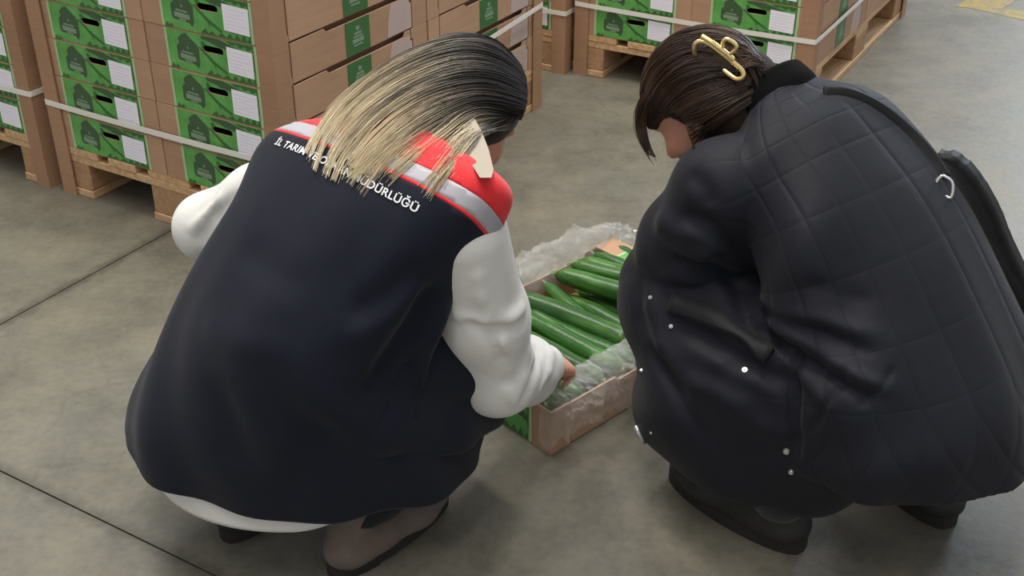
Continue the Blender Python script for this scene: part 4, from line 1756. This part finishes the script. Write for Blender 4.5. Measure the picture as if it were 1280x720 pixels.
# collar
RCc = [ringA(0.080, 0.240, 0.704, 50, 0.074, 0.080, 0.056, 0.062, 2.0),
       ringA(0.082, 0.254, 0.714, 54, 0.068, 0.078, 0.052, 0.060, 2.0),
       ringA(0.085, 0.272, 0.724, 56, 0.064, 0.078, 0.048, 0.058, 2.0)]
collarA = adopt(loft_obj('collar', loft(RCc, 10, 48), M['white_cloth'], None, False, 0.004), wa)

yk = bvh_of([bodyA] + [c for c in vest.children if c.name.startswith('yoke')])
cpx = [(582, 140), (592, 146), (602, 164), (611, 187), (617, 212), (614, 222), (600, 222), (586, 200), (578, 168)]
dn = np.linalg.norm(hit_in(yk, 606, 222, 560, 240)[0] - C0)
dt = np.linalg.norm(hit_in(yk, 584, 150, 560, 120)[0] - C0)
cp3 = [C0 + ray(*q) * (dt + (dn - dt) * (q[1] - 138) / 82 - 0.022) for q in cpx]
bm = bmesh.new()
ca = [bm.verts.new(p) for p in cp3]
cb_ = [bm.verts.new(p + CF * 0.005) for p in cp3]
bm.faces.new(ca)
bm.faces.new(cb_[::-1])
for i in range(len(ca)):
    bm.faces.new((ca[i], cb_[i], cb_[(i + 1) % len(ca)], ca[(i + 1) % len(ca)]))
M['collar'] = fabric('cream_collar_cloth', (168, 158, 143), 0.8, var=0.04)
colp = adopt(bm_obj('collar_point', bm, M['collar']), wa)

# hair: dark cap plus long strands that lighten to blond
vh = Vox(hA - 0.17, hA + 0.17, 0.005)
PA = lambda x, y, z: hA + rA * x + fA * y + uA * z
vh.ell(PA(0, -0.008, 0.014), (rA, fA, uA), (0.086, 0.104, 0.098), 0.02)
vh.ell(PA(0, -0.05, -0.05), (rA, fA, uA), (0.078, 0.07, 0.085), 0.04)
vh.ell(PA(0.0, 0.115, -0.075), (rA, fA, uA), (0.085, 0.075, 0.105), 0.02, op='sub')
vh.cut(PA(0, -0.02, -0.11), -uA)
M['hairA'] = hair_mat('blond_tipped_hair', [(0.0, (30, 28, 30)), (0.30, (48, 45, 44)), (0.46, (92, 86, 78)), (0.62, (146, 134, 114)), (0.80, (206, 190, 156)), (1.0, (226, 212, 178))])
M['hairA_root'] = mat('dark_hair_roots', (36, 34, 36), 0.45, 0.2, 60, 0.2, 150)
hair = adopt(vh.obj('hair', M['hairA_root']), wa)
sup = bvh_of([hair])
allb = bvh_of([hair, collarA, colp, vest] + [c for c in vest.children if c.name.split('.')[0] in ('yoke', 'reflective_stripe', 'piping')])
GU = [[(648, 84), (622, 54), (580, 46), (520, 66), (452, 106), (404, 148), (382, 190)],
      [(654, 98), (624, 72), (576, 62), (514, 86), (448, 130), (404, 172), (392, 212)],
      [(656, 112), (626, 92), (578, 84), (520, 108), (462, 150), (420, 190), (408, 222)],
      [(656, 124), (622, 110), (578, 106), (530, 130), (482, 168), (446, 200), (428, 226)],
      [(654, 136), (618, 126), (582, 124), (544, 150), (502, 184), (470, 212), (448, 236)],
      [(648, 148), (614, 140), (590, 142), (566, 170), (530, 200), (500, 222), (478, 240)],
      [(652, 126), (640, 150), (622, 158), (604, 160), (590, 182), (568, 212), (544, 240)],
      [(638, 152), (612, 150), (598, 156), (586, 182), (566, 212), (546, 232), (526, 254)]]
S_, R_s, N_s = guide_strands(allb, GU, 1500, 22, 0.004, 0.006, 0.012, 0.0010, 11)
ha = strands_obj('hair_strands', S_, R_s, N_s, M['hairA'], None)
ha.parent = hair
ha.matrix_parent_inverse = Matrix.Identity(4)
ha['kind'] = 'stuff'


# ------------------------------------------------------------------ woman in the black quilted coat
B0 = np.array([0.62, 1.62, 0])
BR, BF, BU = np.array([0.77, 0.64, 0]), np.array([-0.64, 0.77, 0]), np.array([0, 0, 1.0])


def B(r, f, z):
    return B0 + BR * r + BF * f + BU * z


wb = empty('person', B(0, 0.05, 0))
tag(wb, 'squatting woman in a long black quilted coat, brown hair in a gold claw clip', 'person')

# quilted coat cloth: stitched channels follow the UVs of the coat panels
k = NT('black_quilted_nylon')
uv = k.n('ShaderNodeAttribute', attribute_name='quilt')
sp = k.n('ShaderNodeSeparateXYZ')
k.l(uv.outputs['Vector'], sp.inputs[0])
ux, vy = sp.outputs[0], sp.outputs[1]


def stitch(sig, per, width):
    fr = k.math('FRACT', k.math('MULTIPLY', sig, per))
    d = k.math('ABSOLUTE', k.math('SUBTRACT', fr, 0.5))
    return k.math('MINIMUM', k.math('DIVIDE', k.math('SUBTRACT', 0.5, d), width), 1.0)


d1 = stitch(k.math('ADD', ux, k.math('MULTIPLY', vy, 0.20)), 17, 0.16)
d2 = stitch(k.math('SUBTRACT', ux, k.math('MULTIPLY', vy, 0.20)), 17, 0.16)
ch = stitch(ux, 17, 0.14)
dia = k.math('MULTIPLY', k.math('POWER', d1, 0.6), k.math('POWER', d2, 0.6))
rw = stitch(vy, 13, 0.10)
up = k.ramp(vy, [(0.22, (0, 0, 0, 1)), (0.32, (1, 1, 1, 1))])
lowq = k.math('MULTIPLY', k.math('SUBTRACT', 1.0, up), dia)
hq = k.math('ADD', lowq, k.math('MULTIPLY', up, k.math('MULTIPLY', k.math('POWER', ch, 0.5), k.math('ADD', k.math('MULTIPLY', k.math('POWER', rw, 0.5), 0.45), 0.55))))
cr = k.noise(11, 5, 0.55)
hq = k.math('MULTIPLY', hq, sp.outputs[2])
hh = k.math('ADD', k.math('MULTIPLY', hq, 0.5), k.math('MULTIPLY', cr, 0.55))
k.bump(hh, 0.40, 0.010)
k.l(k.ramp(k.noise(5, 3), [(0.3, s2l((17, 19, 27))), (0.7, s2l((25, 27, 37)))]), k.b.inputs['Base Color'])
k.b.inputs['Roughness'].default_value = 0.68
k.b.inputs['Specular IOR Level'].default_value = 0.25
k.b.inputs['Sheen Weight'].default_value = 0.05
M['quilt'] = k.m
M['coat'] = fabric('black_nylon', (21, 22, 26), 0.58, bump=0.12, crease=0.6, sheen=0.05, spec=0.25)
M['coat_trim'] = fabric('black_knit_collar', (12, 12, 14), 0.9, bump=0.2, sheen=0.0, spec=0.1)


def ringB(C, tilt, aL, aR, bB, bF, n=2.2, yaw=0.0, roll=0.0):
    t, y, q = math.radians(tilt), math.radians(yaw), math.radians(roll)
    X = BR * math.cos(y) + BF * math.sin(y)
    Fw = BF * math.cos(y) - BR * math.sin(y)
    X2 = X * math.cos(q) - BU * math.sin(q)
    Bk = -Fw * math.cos(t) + BU * math.sin(t)
    return ring(np.array(C), X2, Bk, aL, aR, bB, bF, n)


def coat_disp(u, v):
    # u 90 deg = spine, 180 deg = left side
    low = np.clip(1 - v * 1.6, 0, 1)
    d = 0.006 * low * np.sin(6 * u + 1.0) + 0.004 * low * np.sin(11 * u)
    side = np.exp(-((u - 2.75) / 0.55) ** 2) * np.exp(-((v - 0.46) / 0.2) ** 2)
    d += 0.012 * side * np.sin(34 * (v + 0.10 * (u - 2.75)))
    d += 0.003 * np.sin(18 * v + 3 * u) * np.exp(-((u - 1.9) / 0.9) ** 2)
    return d


RB = [ringB((0.650, 1.625, 0.230), 0, 0.245, 0.27, 0.212, 0.20, 2.0),
      ringB((0.648, 1.620, 0.26), 3, 0.245, 0.27, 0.208, 0.20, 2.0),
      ringB((0.642, 1.620, 0.32), 8, 0.240, 0.26, 0.188, 0.20, 2.1),
      ringB((0.610, 1.655, 0.42), 20, 0.222, 0.235, 0.150, 0.15, 2.2),
      ringB((0.555, 1.725, 0.55), 34, 0.202, 0.215, 0.122, 0.12, 2.2),
      ringB((0.500, 1.785, 0.635), 46, 0.186, 0.205, 0.096, 0.10, 2.2),
      ringB((0.470, 1.815, 0.675), 54, 0.155, 0.18, 0.080, 0.08, 2.2),
      ringB((0.448, 1.838, 0.700), 58, 0.105, 0.12, 0.060, 0.062, 2.1),
      ringB((0.435, 1.852, 0.718), 60, 0.072, 0.072, 0.052, 0.056, 2.0)]
GB_ = loft(RB, 110, 140, coat_disp)
hemc = GB_[0].mean(0)
inn1 = hemc + (GB_[0] - hemc) * 0.945 + BU * 0.002
inn2 = hemc + (GB_[6] - GB_[6].mean(0)) * 0.72 + BU * 0.10
GC = np.concatenate([inn2[None], inn1[None], GB_])
coat = loft_obj('coat', GC, M['quilt'], None, True)
bm = bmesh.new()
bm.from_mesh(coat.data)
bm.verts.ensure_lookup_table()
bm.faces.new([bm.verts[j] for j in range(140)][::-1])
bmesh.ops.recalc_face_normals(bm, faces=bm.faces[:])
bm.to_mesh(coat.data)
bm.free()

hB = np.array([0.318, 1.898, 0.700])
fB, uB, rB = basis(148, -48, 0)
neckB = np.array([0.425, 1.850, 0.700])
shLB, shRB = np.array([0.336, 1.728, 0.610]), np.array([0.585, 1.94, 0.615])
elLB, wrLB = np.array([0.262, 1.80, 0.395]), np.array([0.315, 1.985, 0.215])
elRB, wrRB = np.array([0.60, 2.12, 0.42]), np.array([0.47, 2.22, 0.24])
hipL, hipR = B(-0.09, 0.0, 0.26), B(0.09, 0.0, 0.26)
knL, knRt = np.array([0.303, 1.795, 0.372]), B(0.17, 0.29, 0.40)
anL, anR = B(-0.150, 0.075, 0.09), B(0.155, -0.02, 0.09)
vb = Vox(B0 + (-0.62, -0.35, -0.01), B0 + (0.45, 0.80, 0.90), 0.006)
add_head(vb, hB, fB, uB, rB, neckB)
vb.chain([B(0, 0.0, 0.32), np.array([0.60, 1.67, 0.42]), np.array([0.545, 1.74, 0.54]), np.array([0.47, 1.81, 0.63]), neckB], [0.13, 0.12, 0.11, 0.07, 0.05], 0.05)
vb.cap(shLB, shRB, 0.045, 0.045, 0.04)
for sh, el, wr in ((shLB, elLB, wrLB), (shRB, elRB, wrRB)):
    vb.chain([sh, (sh + el) / 2, el], [0.046, 0.042, 0.036], 0.02)
    vb.chain([el, el * 0.6 + wr * 0.4, wr], [0.036, 0.034, 0.025], 0.02)
for hp, kn, an in ((hipL, knL, anL), (hipR, knRt, anR)):
    vb.chain([hp, kn], [0.080, 0.054], 0.03)
    vb.chain([kn, kn * 0.6 + an * 0.4, an], [0.050, 0.044, 0.030], 0.02)
    vb.cap(an, an + BF * 0.11 - BU * 0.05, 0.026, 0.020, 0.02)
add_hand(vb, wrLB, nrm(np.array([0.01, 0.09, -0.075])), nrm(np.array([-0.1, -0.5, 0.8])), nrm(np.array([0.8, 0.1, 0.2])), (0.35, 0.5, 0.4))
add_hand(vb, wrRB, nrm(np.array([-0.12, -0.03, -0.10])), nrm(np.array([-0.3, 0.2, 0.9])), nrm(np.array([-0.2, -0.9, 0.1])), (0.35, 0.5, 0.4))
bodyB = adopt(vb.obj('body', M['skin']), wb)
add_eyes(wb, hB, fB, uB, rB)

# coat front panel draped over the left thigh and knee
vk = Vox(B0 + (-0.60, -0.25, 0.02), B0 + (0.20, 0.45, 0.60), 0.006)
tn = nrm(np.array([-0.3, -0.75, 0.55]))
kn2 = knL + np.array([-0.005, -0.02, 0.0])
vk.chain([hipL + np.array([-0.02, 0.0, 0.03]), hipL * 0.45 + kn2 * 0.55 + np.array([0, -0.02, 0.01]), kn2], [0.115, 0.112, 0.098], 0.05)
vk.chain([kn2, kn2 * 0.55 + anL * 0.45 + np.array([-0.030, -0.01, 0.0]), np.array([0.318, 1.735, 0.185])], [0.098, 0.105, 0.09], 0.05)
vk.chain([np.array([0.318, 1.735, 0.185]), np.array([0.40, 1.665, 0.165]), np.array([0.50, 1.60, 0.17])], [0.09, 0.10, 0.10], 0.06)
vk.chain([kn2, np.array([0.40, 1.68, 0.30]), np.array([0.52, 1.61, 0.27])], [0.09, 0.115, 0.12], 0.06)
base_k = Vox.mesh(vk, 1)
tmp = mesh_obj('tmp', base_k[0], base_k[1], M['coat'])
bk = bvh_of([tmp, coat])
bpy.data.objects.remove(tmp)
for pix, rad, out in (([(870, 395), (905, 415), (945, 440), (985, 470)], 0.010, -0.002), ([(815, 345), (812, 385), (825, 430), (870, 480), (930, 505)], 0.006, -0.002),
                      ([(860, 440), (900, 452), (945, 470), (980, 500)], 0.007, -0.003)):
    q = fold_pts(bk, pix, out)
    for i in range(len(q) - 1):
        vk.cap(q[i], q[i + 1], rad, rad, 0.02)
for pix, rad, out in (([(850, 405), (890, 425), (925, 450), (960, 468)], 0.009, 0.004), ([(800, 360), (800, 400), (815, 445), (850, 490)], 0.006, 0.003), ([(985, 470), (990, 520), (993, 590)], 0.007, 0.002)):
    q = fold_pts(bk, pix, out)
    for i in range(len(q) - 1):
        vk.cap(q[i], q[i + 1], rad, rad, 0.02, op='sub')
vk.cut((0.30, 1.735, 0.118), (-0.1, 0.15, -1))
skirt = vk.obj('front_panel', M['coat'])

slv = sleeve('sleeve', shLB, elLB, wrLB, (0.072, 0.076, 0.070, 0.062, 0.050), M['coat'],
             ext=[(np.array([0.44, 1.80, 0.635]), shLB, 0.060, 0.072, 0.05), (np.array([0.46, 1.74, 0.52]), (shLB + elLB) / 2, 0.05, 0.06, 0.06), (np.array([0.25, 1.70, 0.56]), np.array([0.30, 1.66, 0.53]), 0.02, 0.015, 0.03), (np.array([0.225, 1.745, 0.48]), np.array([0.28, 1.71, 0.44]), 0.016, 0.012, 0.02)])
slr = sleeve('sleeve', shRB, elRB, wrRB, (0.066, 0.072, 0.066, 0.058, 0.046), M['coat'])
# sew the panels and sleeves into one continuous garment
bm = bmesh.new()
for o in (coat, skirt, slv, slr):
    bm.from_mesh(o.data)
whole = bm_obj('coat', bm, M['quilt'], None, True, recalc=False)
md = whole.modifiers.new('join', 'REMESH')
md.mode = 'VOXEL'
md.voxel_size = 0.0055
md = whole.modifiers.new('ease', 'SMOOTH')
md.factor = 0.5
md.iterations = 9
apply_mods(whole)
for o in (coat, skirt, slv, slr):
    bpy.data.objects.remove(o)
nvw = len(whole.data.vertices)
co = np.zeros(nvw * 3, np.float32)
whole.data.vertices.foreach_get('co', co)
co = co.reshape(-1, 3)
kd = KDTree(110 * 140)
for i in range(110):
    for j in range(140):
        kd.insert(Vector(GB_[i, j]), i * 140 + j)
kd.balance()
quv = np.zeros((nvw, 3), np.float32)
for q in range(nvw):
    ws = 0.0
    acc = np.zeros(2)
    ref = None
    for c_, ix, ds in kd.find_n(co[q], 4):
        uu, vv2 = (ix % 140) / 140, (ix // 140) / 109
        if ref is None:
            ref, dmin = uu, ds
        if uu - ref > 0.5:
            uu -= 1
        elif ref - uu > 0.5:
            uu += 1
        w_ = 1.0 / (ds + 1e-3)
        acc += w_ * np.array([uu, vv2])
        ws += w_
    quv[q, :2] = acc / ws
    quv[q, 2] = max(0.0, 1 - max(0, dmin - 0.012) / 0.05)
ed = np.zeros(len(whole.data.edges) * 2, np.int32)
whole.data.edges.foreach_get('vertices', ed)
ed = ed.reshape(-1, 2)
for _ in range(8):
    s_ = np.zeros_like(quv)
    c_n = np.zeros(nvw)
    for a_i, b_i in ((0, 1), (1, 0)):
        df = quv[ed[:, b_i]] - quv[ed[:, a_i]]
        df[np.abs(df[:, 0]) > 0.3] = 0
        np.add.at(s_, ed[:, a_i], df)
        np.add.at(c_n, ed[:, a_i], 1)
    quv += 0.6 * s_ / np.maximum(c_n, 1)[:, None]
at_ = whole.data.attributes.new('quilt', 'FLOAT_VECTOR', 'POINT')
at_.data.foreach_set('vector', quv.ravel())
whole.data.polygons.foreach_set('use_smooth', [True] * len(whole.data.polygons))
coat = skirt = slv = adopt(whole, wb)
press(coat, bvh_of([coat]), [
    ([(930, 385), (1000, 425), (1070, 470), (1120, 490)], 0.014, 0.011), ([(938, 400), (1000, 445), (1060, 485), (1100, 500)], 0.012, -0.012),
    ([(935, 370), (1020, 398), (1110, 425)], 0.016, 0.009), ([(935, 380), (1020, 412), (1100, 445)], 0.010, -0.009),
    ([(940, 350), (1020, 360), (1100, 380)], 0.016, -0.007), ([(950, 420), (1005, 470), (1050, 520)], 0.014, 0.009),
    ([(993, 425), (995, 500), (998, 580)], 0.009, -0.012), ([(985, 430), (982, 500), (980, 560)], 0.016, 0.006),
    ([(850, 262), (895, 285), (935, 325)], 0.014, -0.009), ([(842, 285), (890, 305), (930, 340)], 0.014, 0.008), ([(836, 318), (880, 332), (925, 352)], 0.012, -0.009), ([(825, 335), (870, 352), (920, 362)], 0.014, 0.007),
    ([(858, 215), (880, 235), (890, 262)], 0.016, -0.006), ([(925, 340), (930, 380), (950, 430)], 0.018, -0.014),
    ([(1010, 545), (1040, 495), (1066, 452)], 0.006, -0.005), ([(1070, 512), (1100, 485), (1120, 455)], 0.006, -0.005), ([(820, 440), (850, 500), (900, 560)], 0.016, -0.007), ([(880, 470), (930, 520), (980, 545)], 0.018, 0.006)],
      1000, 420)

# stand collar
RCb = [ringB((0.446, 1.841, 0.690), 60, 0.086, 0.086, 0.064, 0.064, 2.0),
       ringB((0.436, 1.850, 0.710), 61, 0.085, 0.084, 0.064, 0.064, 2.0),
       ringB((0.418, 1.864, 0.727), 62, 0.080, 0.080, 0.062, 0.062, 2.0)]
adopt(loft_obj('collar', loft(RCb, 10, 48), M['coat_trim'], None, False, 0.006), wb)

# trousers and boots
vt = Vox(B0 + (-0.55, -0.30, -0.01), B0 + (0.40, 0.50, 0.55), 0.008)
for hp, kn, an in ((hipL, knL, anL), (hipR, knRt, anR)):
    vt.chain([hp, kn], [0.095, 0.070], 0.04)
    vt.chain([kn, kn * 0.5 + an * 0.5, an + BU * 0.02], [0.068, 0.066, 0.052], 0.03)
vt.cap(hipL, hipR, 0.11, 0.11, 0.03)
vt.cut((0, 0, 0.07), (0, 0, -1))
adopt(vt.obj('trousers', M['trouser']), wb)
for hl, to in (((0.500, 1.560), (0.302, 1.765)), ((0.775, 1.62), (0.66, 1.86))):
    so = adopt(empty('boot', (hl[0], hl[1], 0)), wb)
    shoe('boot', (hl[0], hl[1], 0.0), (to[0], to[1], 0.0), M['boot'], so, 0.050, 0.15, True, 0.028)

# snaps, zip pull and pocket tab on the draped panel
bp_ = bvh_of([coat])


def snap_at(px, py, r, name='snap', m=None):
    p, n = hit(bp_, px, py)
    if p is None:
        return
    z = Vector(n)
    q = z.to_track_quat('Z', 'Y').to_matrix().to_4x4()
    bm = bmesh.new()
    bmesh.ops.create_cone(bm, cap_ends=True, segments=14, radius1=r, radius2=r * 0.75, depth=r * 0.7)
    bmesh.ops.create_cone(bm, cap_ends=True, segments=12, radius1=r * 0.45, radius2=r * 0.3, depth=r * 0.5, matrix=Matrix.Translation((0, 0, r * 0.5)))
    bmesh.ops.transform(bm, verts=bm.verts, matrix=Matrix.Translation(p + n * r * 0.2) @ q)
    adopt(bm_obj(name, bm, m or M['snap'], None, False), wb)


for px, py, r in ((813, 372, 0.0042), (842, 385, 0.0050), (839, 408, 0.0045), (802, 463, 0.0038), (931, 463, 0.0058), (937, 432, 0.0028), (983, 564, 0.0060), (989, 590, 0.0052), (814, 541, 0.0030)):
    snap_at(px, py, r)
zp = [hit(bp_, *q) for q in ((797, 531), (801, 540), (808, 552))]
zp = [p + n * 0.004 for p, n in zp if p is not None]
if len(zp) == 3:
    v_, f_ = tube_mesh(zp, [0.004, 0.0052, 0.0045], 8)
    adopt(mesh_obj('zip_pull', v_, f_, M['snap'], None, True), wb)
tb = [hit(bp_, *q) for q in ((838, 378), (868, 388), (900, 402), (932, 422), (962, 444))]
tb = [(p, n) for p, n in tb if p is not None]
if len(tb) == 5:
    c_ = catmull(np.array([p for p, n in tb]), 16)
    n_ = catmull(np.array([n for p, n in tb]), 16)
    bm = bmesh.new()
    rows = []
    for i in range(16):
        t_ = nrm(c_[min(i + 1, 15)] - c_[max(i - 1, 0)])
        nn = nrm(n_[i])
        w_ = np.cross(t_, nn)
        hw = 0.017
        rows.append([bm.verts.new(c_[i] + w_ * hw * a + nn * b) for a, b in ((-1, 0.002), (-0.8, 0.009), (0.8, 0.010), (1, 0.003))])
    for i in range(15):
        for j in range(3):
            bm.faces.new((rows[i][j], rows[i][j + 1], rows[i + 1][j + 1], rows[i + 1][j]))
        bm.faces.new((rows[i][3], rows[i][0], rows[i + 1][0], rows[i + 1][3]))
    bm.faces.new(rows[0])
    bm.faces.new(rows[-1][::-1])
    adopt(bm_obj('pocket_tab', bm, M['coat'], None, True), wb)

# hair pulled up, with a loose front lock
PB = lambda x, y, z: hB + rB * x + fB * y + uB * z
vh = Vox(hB - 0.2, hB + 0.2, 0.005)
vh.ell(PB(0, -0.008, 0.014), (rB, fB, uB), (0.087, 0.106, 0.099), 0.02)
vh.ell(PB(0, -0.045, -0.055), (rB, fB, uB), (0.076, 0.055, 0.080), 0.04)
vh.ell(PB(0.005, -0.098, -0.035), (rB, fB, uB), (0.045, 0.030, 0.045), 0.03)
vh.ell(PB(0.0, 0.118, -0.070), (rB, fB, uB), (0.090, 0.085, 0.112), 0.02, op='sub')
bb_ = bvh_of([bodyB])
for qx, qy, qr in ((834, 160, 0.030), (844, 168, 0.032), (856, 184, 0.030)):
    qp = hit_in(bb_, qx, qy, 880, 110)[0]
    vh.ell(qp, (rB, fB, uB), (qr, qr, qr), 0.010, op='sub')
vh.cut(PB(0, -0.02, -0.125), -uB)
M['hairB_base'] = mat('dark_brown_hair_base', (44, 33, 27), 0.7, 0.2, 60, 0.2, 150, spec=0.15)
M['hairB'] = hair_mat('dark_brown_hair', [(0.0, (54, 40, 32)), (0.45, (78, 58, 45)), (0.75, (62, 47, 38)), (1.0, (46, 35, 30))], 0.36)
hairB = adopt(vh.obj('hair', M['hairB_base']), wb)
hbv = bvh_of([hairB, coat])
GB1 = [[(808, 120), (818, 76), (840, 52), (868, 40), (898, 42), (922, 58)],
       [(806, 150), (803, 112), (818, 78), (846, 56), (878, 52), (905, 70)],
       [(812, 160), (812, 126), (832, 94), (862, 76), (892, 76), (915, 84)],
       [(820, 160), (826, 136), (850, 112), (880, 98), (906, 94), (924, 94)],
       [(838, 148), (846, 136), (868, 124), (896, 114), (918, 106), (934, 102)],
       [(856, 150), (868, 144), (888, 136), (910, 126), (932, 116), (948, 108)],
       [(868, 186), (880, 172), (896, 156), (918, 140), (940, 126), (956, 114)]]
S1, R1, N1 = guide_strands(hbv, GB1, 900, 16, 0.002, 0.003, 0.004, 0.0010, 21)
GB2 = [[(822, 100), (806, 122), (802, 150), (808, 178), (822, 206)], [(826, 110), (814, 130), (812, 156), (818, 182), (830, 204)]]
S2, R2, N2 = guide_strands(hbv, GB2, 110, 16, 0.004, 0.008, 0.004, 0.0012, 22)
GB3 = [[(920, 92), (934, 86), (948, 90), (958, 100)], [(905, 60), (922, 62), (940, 74), (952, 90)]]
S3, R3, N3 = guide_strands(hbv, GB3, 120, 16, 0.004, 0.010, 0.012, 0.0009, 23)
GB4 = [[(826, 60), (850, 42), (884, 36), (914, 44), (938, 60), (954, 84), (960, 104)], [(846, 52), (880, 44), (908, 52), (932, 66), (948, 86), (956, 108)], [(880, 60), (905, 62), (926, 74), (940, 90), (950, 110)]]
S4, R4, N4 = guide_strands(hbv, GB4, 260, 16, 0.003, 0.004, 0.005, 0.0010, 24)
hb = strands_obj('hair_strands', np.concatenate([S1, S2, S3, S4]), np.concatenate([R1, R2, R3, R4]), np.concatenate([N1, N2, N3, N4]), M['hairB'], None)
hb.parent = hairB
hb.matrix_parent_inverse = Matrix.Identity(4)
hb['kind'] = 'stuff'

# claw clip
clip = adopt(empty('claw_clip', PB(0.0, -0.12, 0.08)), wb)
clip['label'] = 'gold claw clip in the brown hair'


cl0, cl1 = (np.linalg.norm(hit_in(hbv, *q, 880, 90)[0] - C0) for q in ((874, 66), (918, 92)))


def rail(name, pix, out, r, m, sides=10):
    P = np.array([C0 + ray(x, y) * (min(cl0, cl1) + (cl1 - cl0) * 0.3 * (x - 874) / 44 - o) for x, y, o in [(q[0], q[1], o_) for q, o_ in zip(pix, out)]])
    seg = np.concatenate([[0], np.cumsum(np.linalg.norm(np.diff(P, axis=0), axis=1))])
    tt = np.linspace(0, seg[-1], 60)
    pts = np.stack([np.interp(tt, seg, P[:, i]) for i in range(3)], -1)
    for _ in range(7):
        pts[1:-1] = 0.5 * pts[1:-1] + 0.25 * (pts[:-2] + pts[2:])
    v_, f_ = tube_mesh(pts, r, sides)
    return adopt(mesh_obj(name, v_, f_, m, None, True), clip)


rail('claw', [(869, 70), (867, 61), (869, 53), (876, 50), (886, 54), (912, 74), (929, 88), (931, 95), (926, 100), (919, 99), (903, 87)], [-0.004, 0.006, 0.012, 0.014, 0.014, 0.014, 0.014, 0.013, 0.012, 0.010, 0.0], 0.0040, M['gold'])
rail('hinge_bar', [(877, 45), (890, 53), (906, 65), (917, 75)], [0.016, 0.019, 0.019, 0.016], 0.0042, M['gold'])
rail('thumb_grip', [(903, 62), (904, 51), (908, 48), (916, 52), (921, 57), (920, 62), (912, 68)], [0.018, 0.024, 0.026, 0.026, 0.026, 0.024, 0.018], 0.0032, M['gold'])

# shoulder bag: strap over the right shoulder, ring, body hanging behind
bag = empty('shoulder_bag', (0.86, 1.93, 0.30))
tag(bag, 'black shoulder bag with a silver ring, hanging at the right of the black coat', 'bag')
cb = bvh_of([coat])


def on_coat(px, py, out):
    p, n = hit_in(cb, px, py, 1000, 400)
    return C0 + ray(px, py) * (np.linalg.norm(p - C0) - out)


sp_px = [(1030, 122), (1060, 124), (1095, 140), (1128, 166), (1156, 196), (1176, 226)]
spts = []
for i, q in enumerate(sp_px):
    p, n = hit_in(cb, q[0], q[1], 1000, 400)
    spts.append(C0 + ray(*q) * (np.linalg.norm(p - C0) + 0.01))
spts = catmull(np.array(spts), 40)
v_, f_ = tube_mesh(spts, 0.019, 10, flat=(-CF, 0.22))
adopt(mesh_obj('strap', v_, f_, M['bag'], None, True), bag)
rc = spts[-1] - np.array(ray(1180, 233)) * 0.02
rpx = [(1178, 219), (1171, 226), (1170, 236), (1179, 244), (1188, 247), (1191, 236), (1189, 226)]
dep_r = np.linalg.norm(rc - C0)
rpts = [C0 + ray(*q) * dep_r for q in rpx]
rp2 = catmull(np.array(rpts + rpts[:1]), 36)
v_, f_ = tube_mesh(rp2, 0.0026, 8)
o = adopt(mesh_obj('ring', v_, f_, M['snap'], None, True), bag)
o['label'] = 'silver ring of the bag strap'
# body: padded slab, its face towards the coat
d0 = np.linalg.norm(spts[-1] - C0) + 0.02
outl = [(1158, 200), (1174, 196), (1198, 208), (1220, 235), (1241, 272), (1253, 305), (1272, 345), (1306, 400), (1330, 440), (1330, 500), (1300, 494), (1276, 486), (1252, 410), (1232, 355), (1206, 300), (1180, 250)]
o2d = [C0 + ray(*q) * (d0 + 0.0006 * (q[1] - 200)) for q in outl]
bm = bmesh.new()
a_ = [bm.verts.new(p) for p in o2d]
back = np.array([0.55, 0.8, 0.0]) * 0.06
b_ = [bm.verts.new(p + back) for p in o2d]
bm.faces.new(a_)
bm.faces.new(b_[::-1])
for i in range(len(a_)):
    bm.faces.new((a_[i], b_[i], b_[(i + 1) % len(a_)], a_[(i + 1) % len(a_)]))
bmesh.ops.recalc_face_normals(bm, faces=bm.faces[:])
bmesh.ops.bevel(bm, geom=bm.edges[:], offset=0.012, segments=3, affect='EDGES', clamp_overlap=True)
adopt(bm_obj('bag_body', bm, M['bag'], None, True), bag)
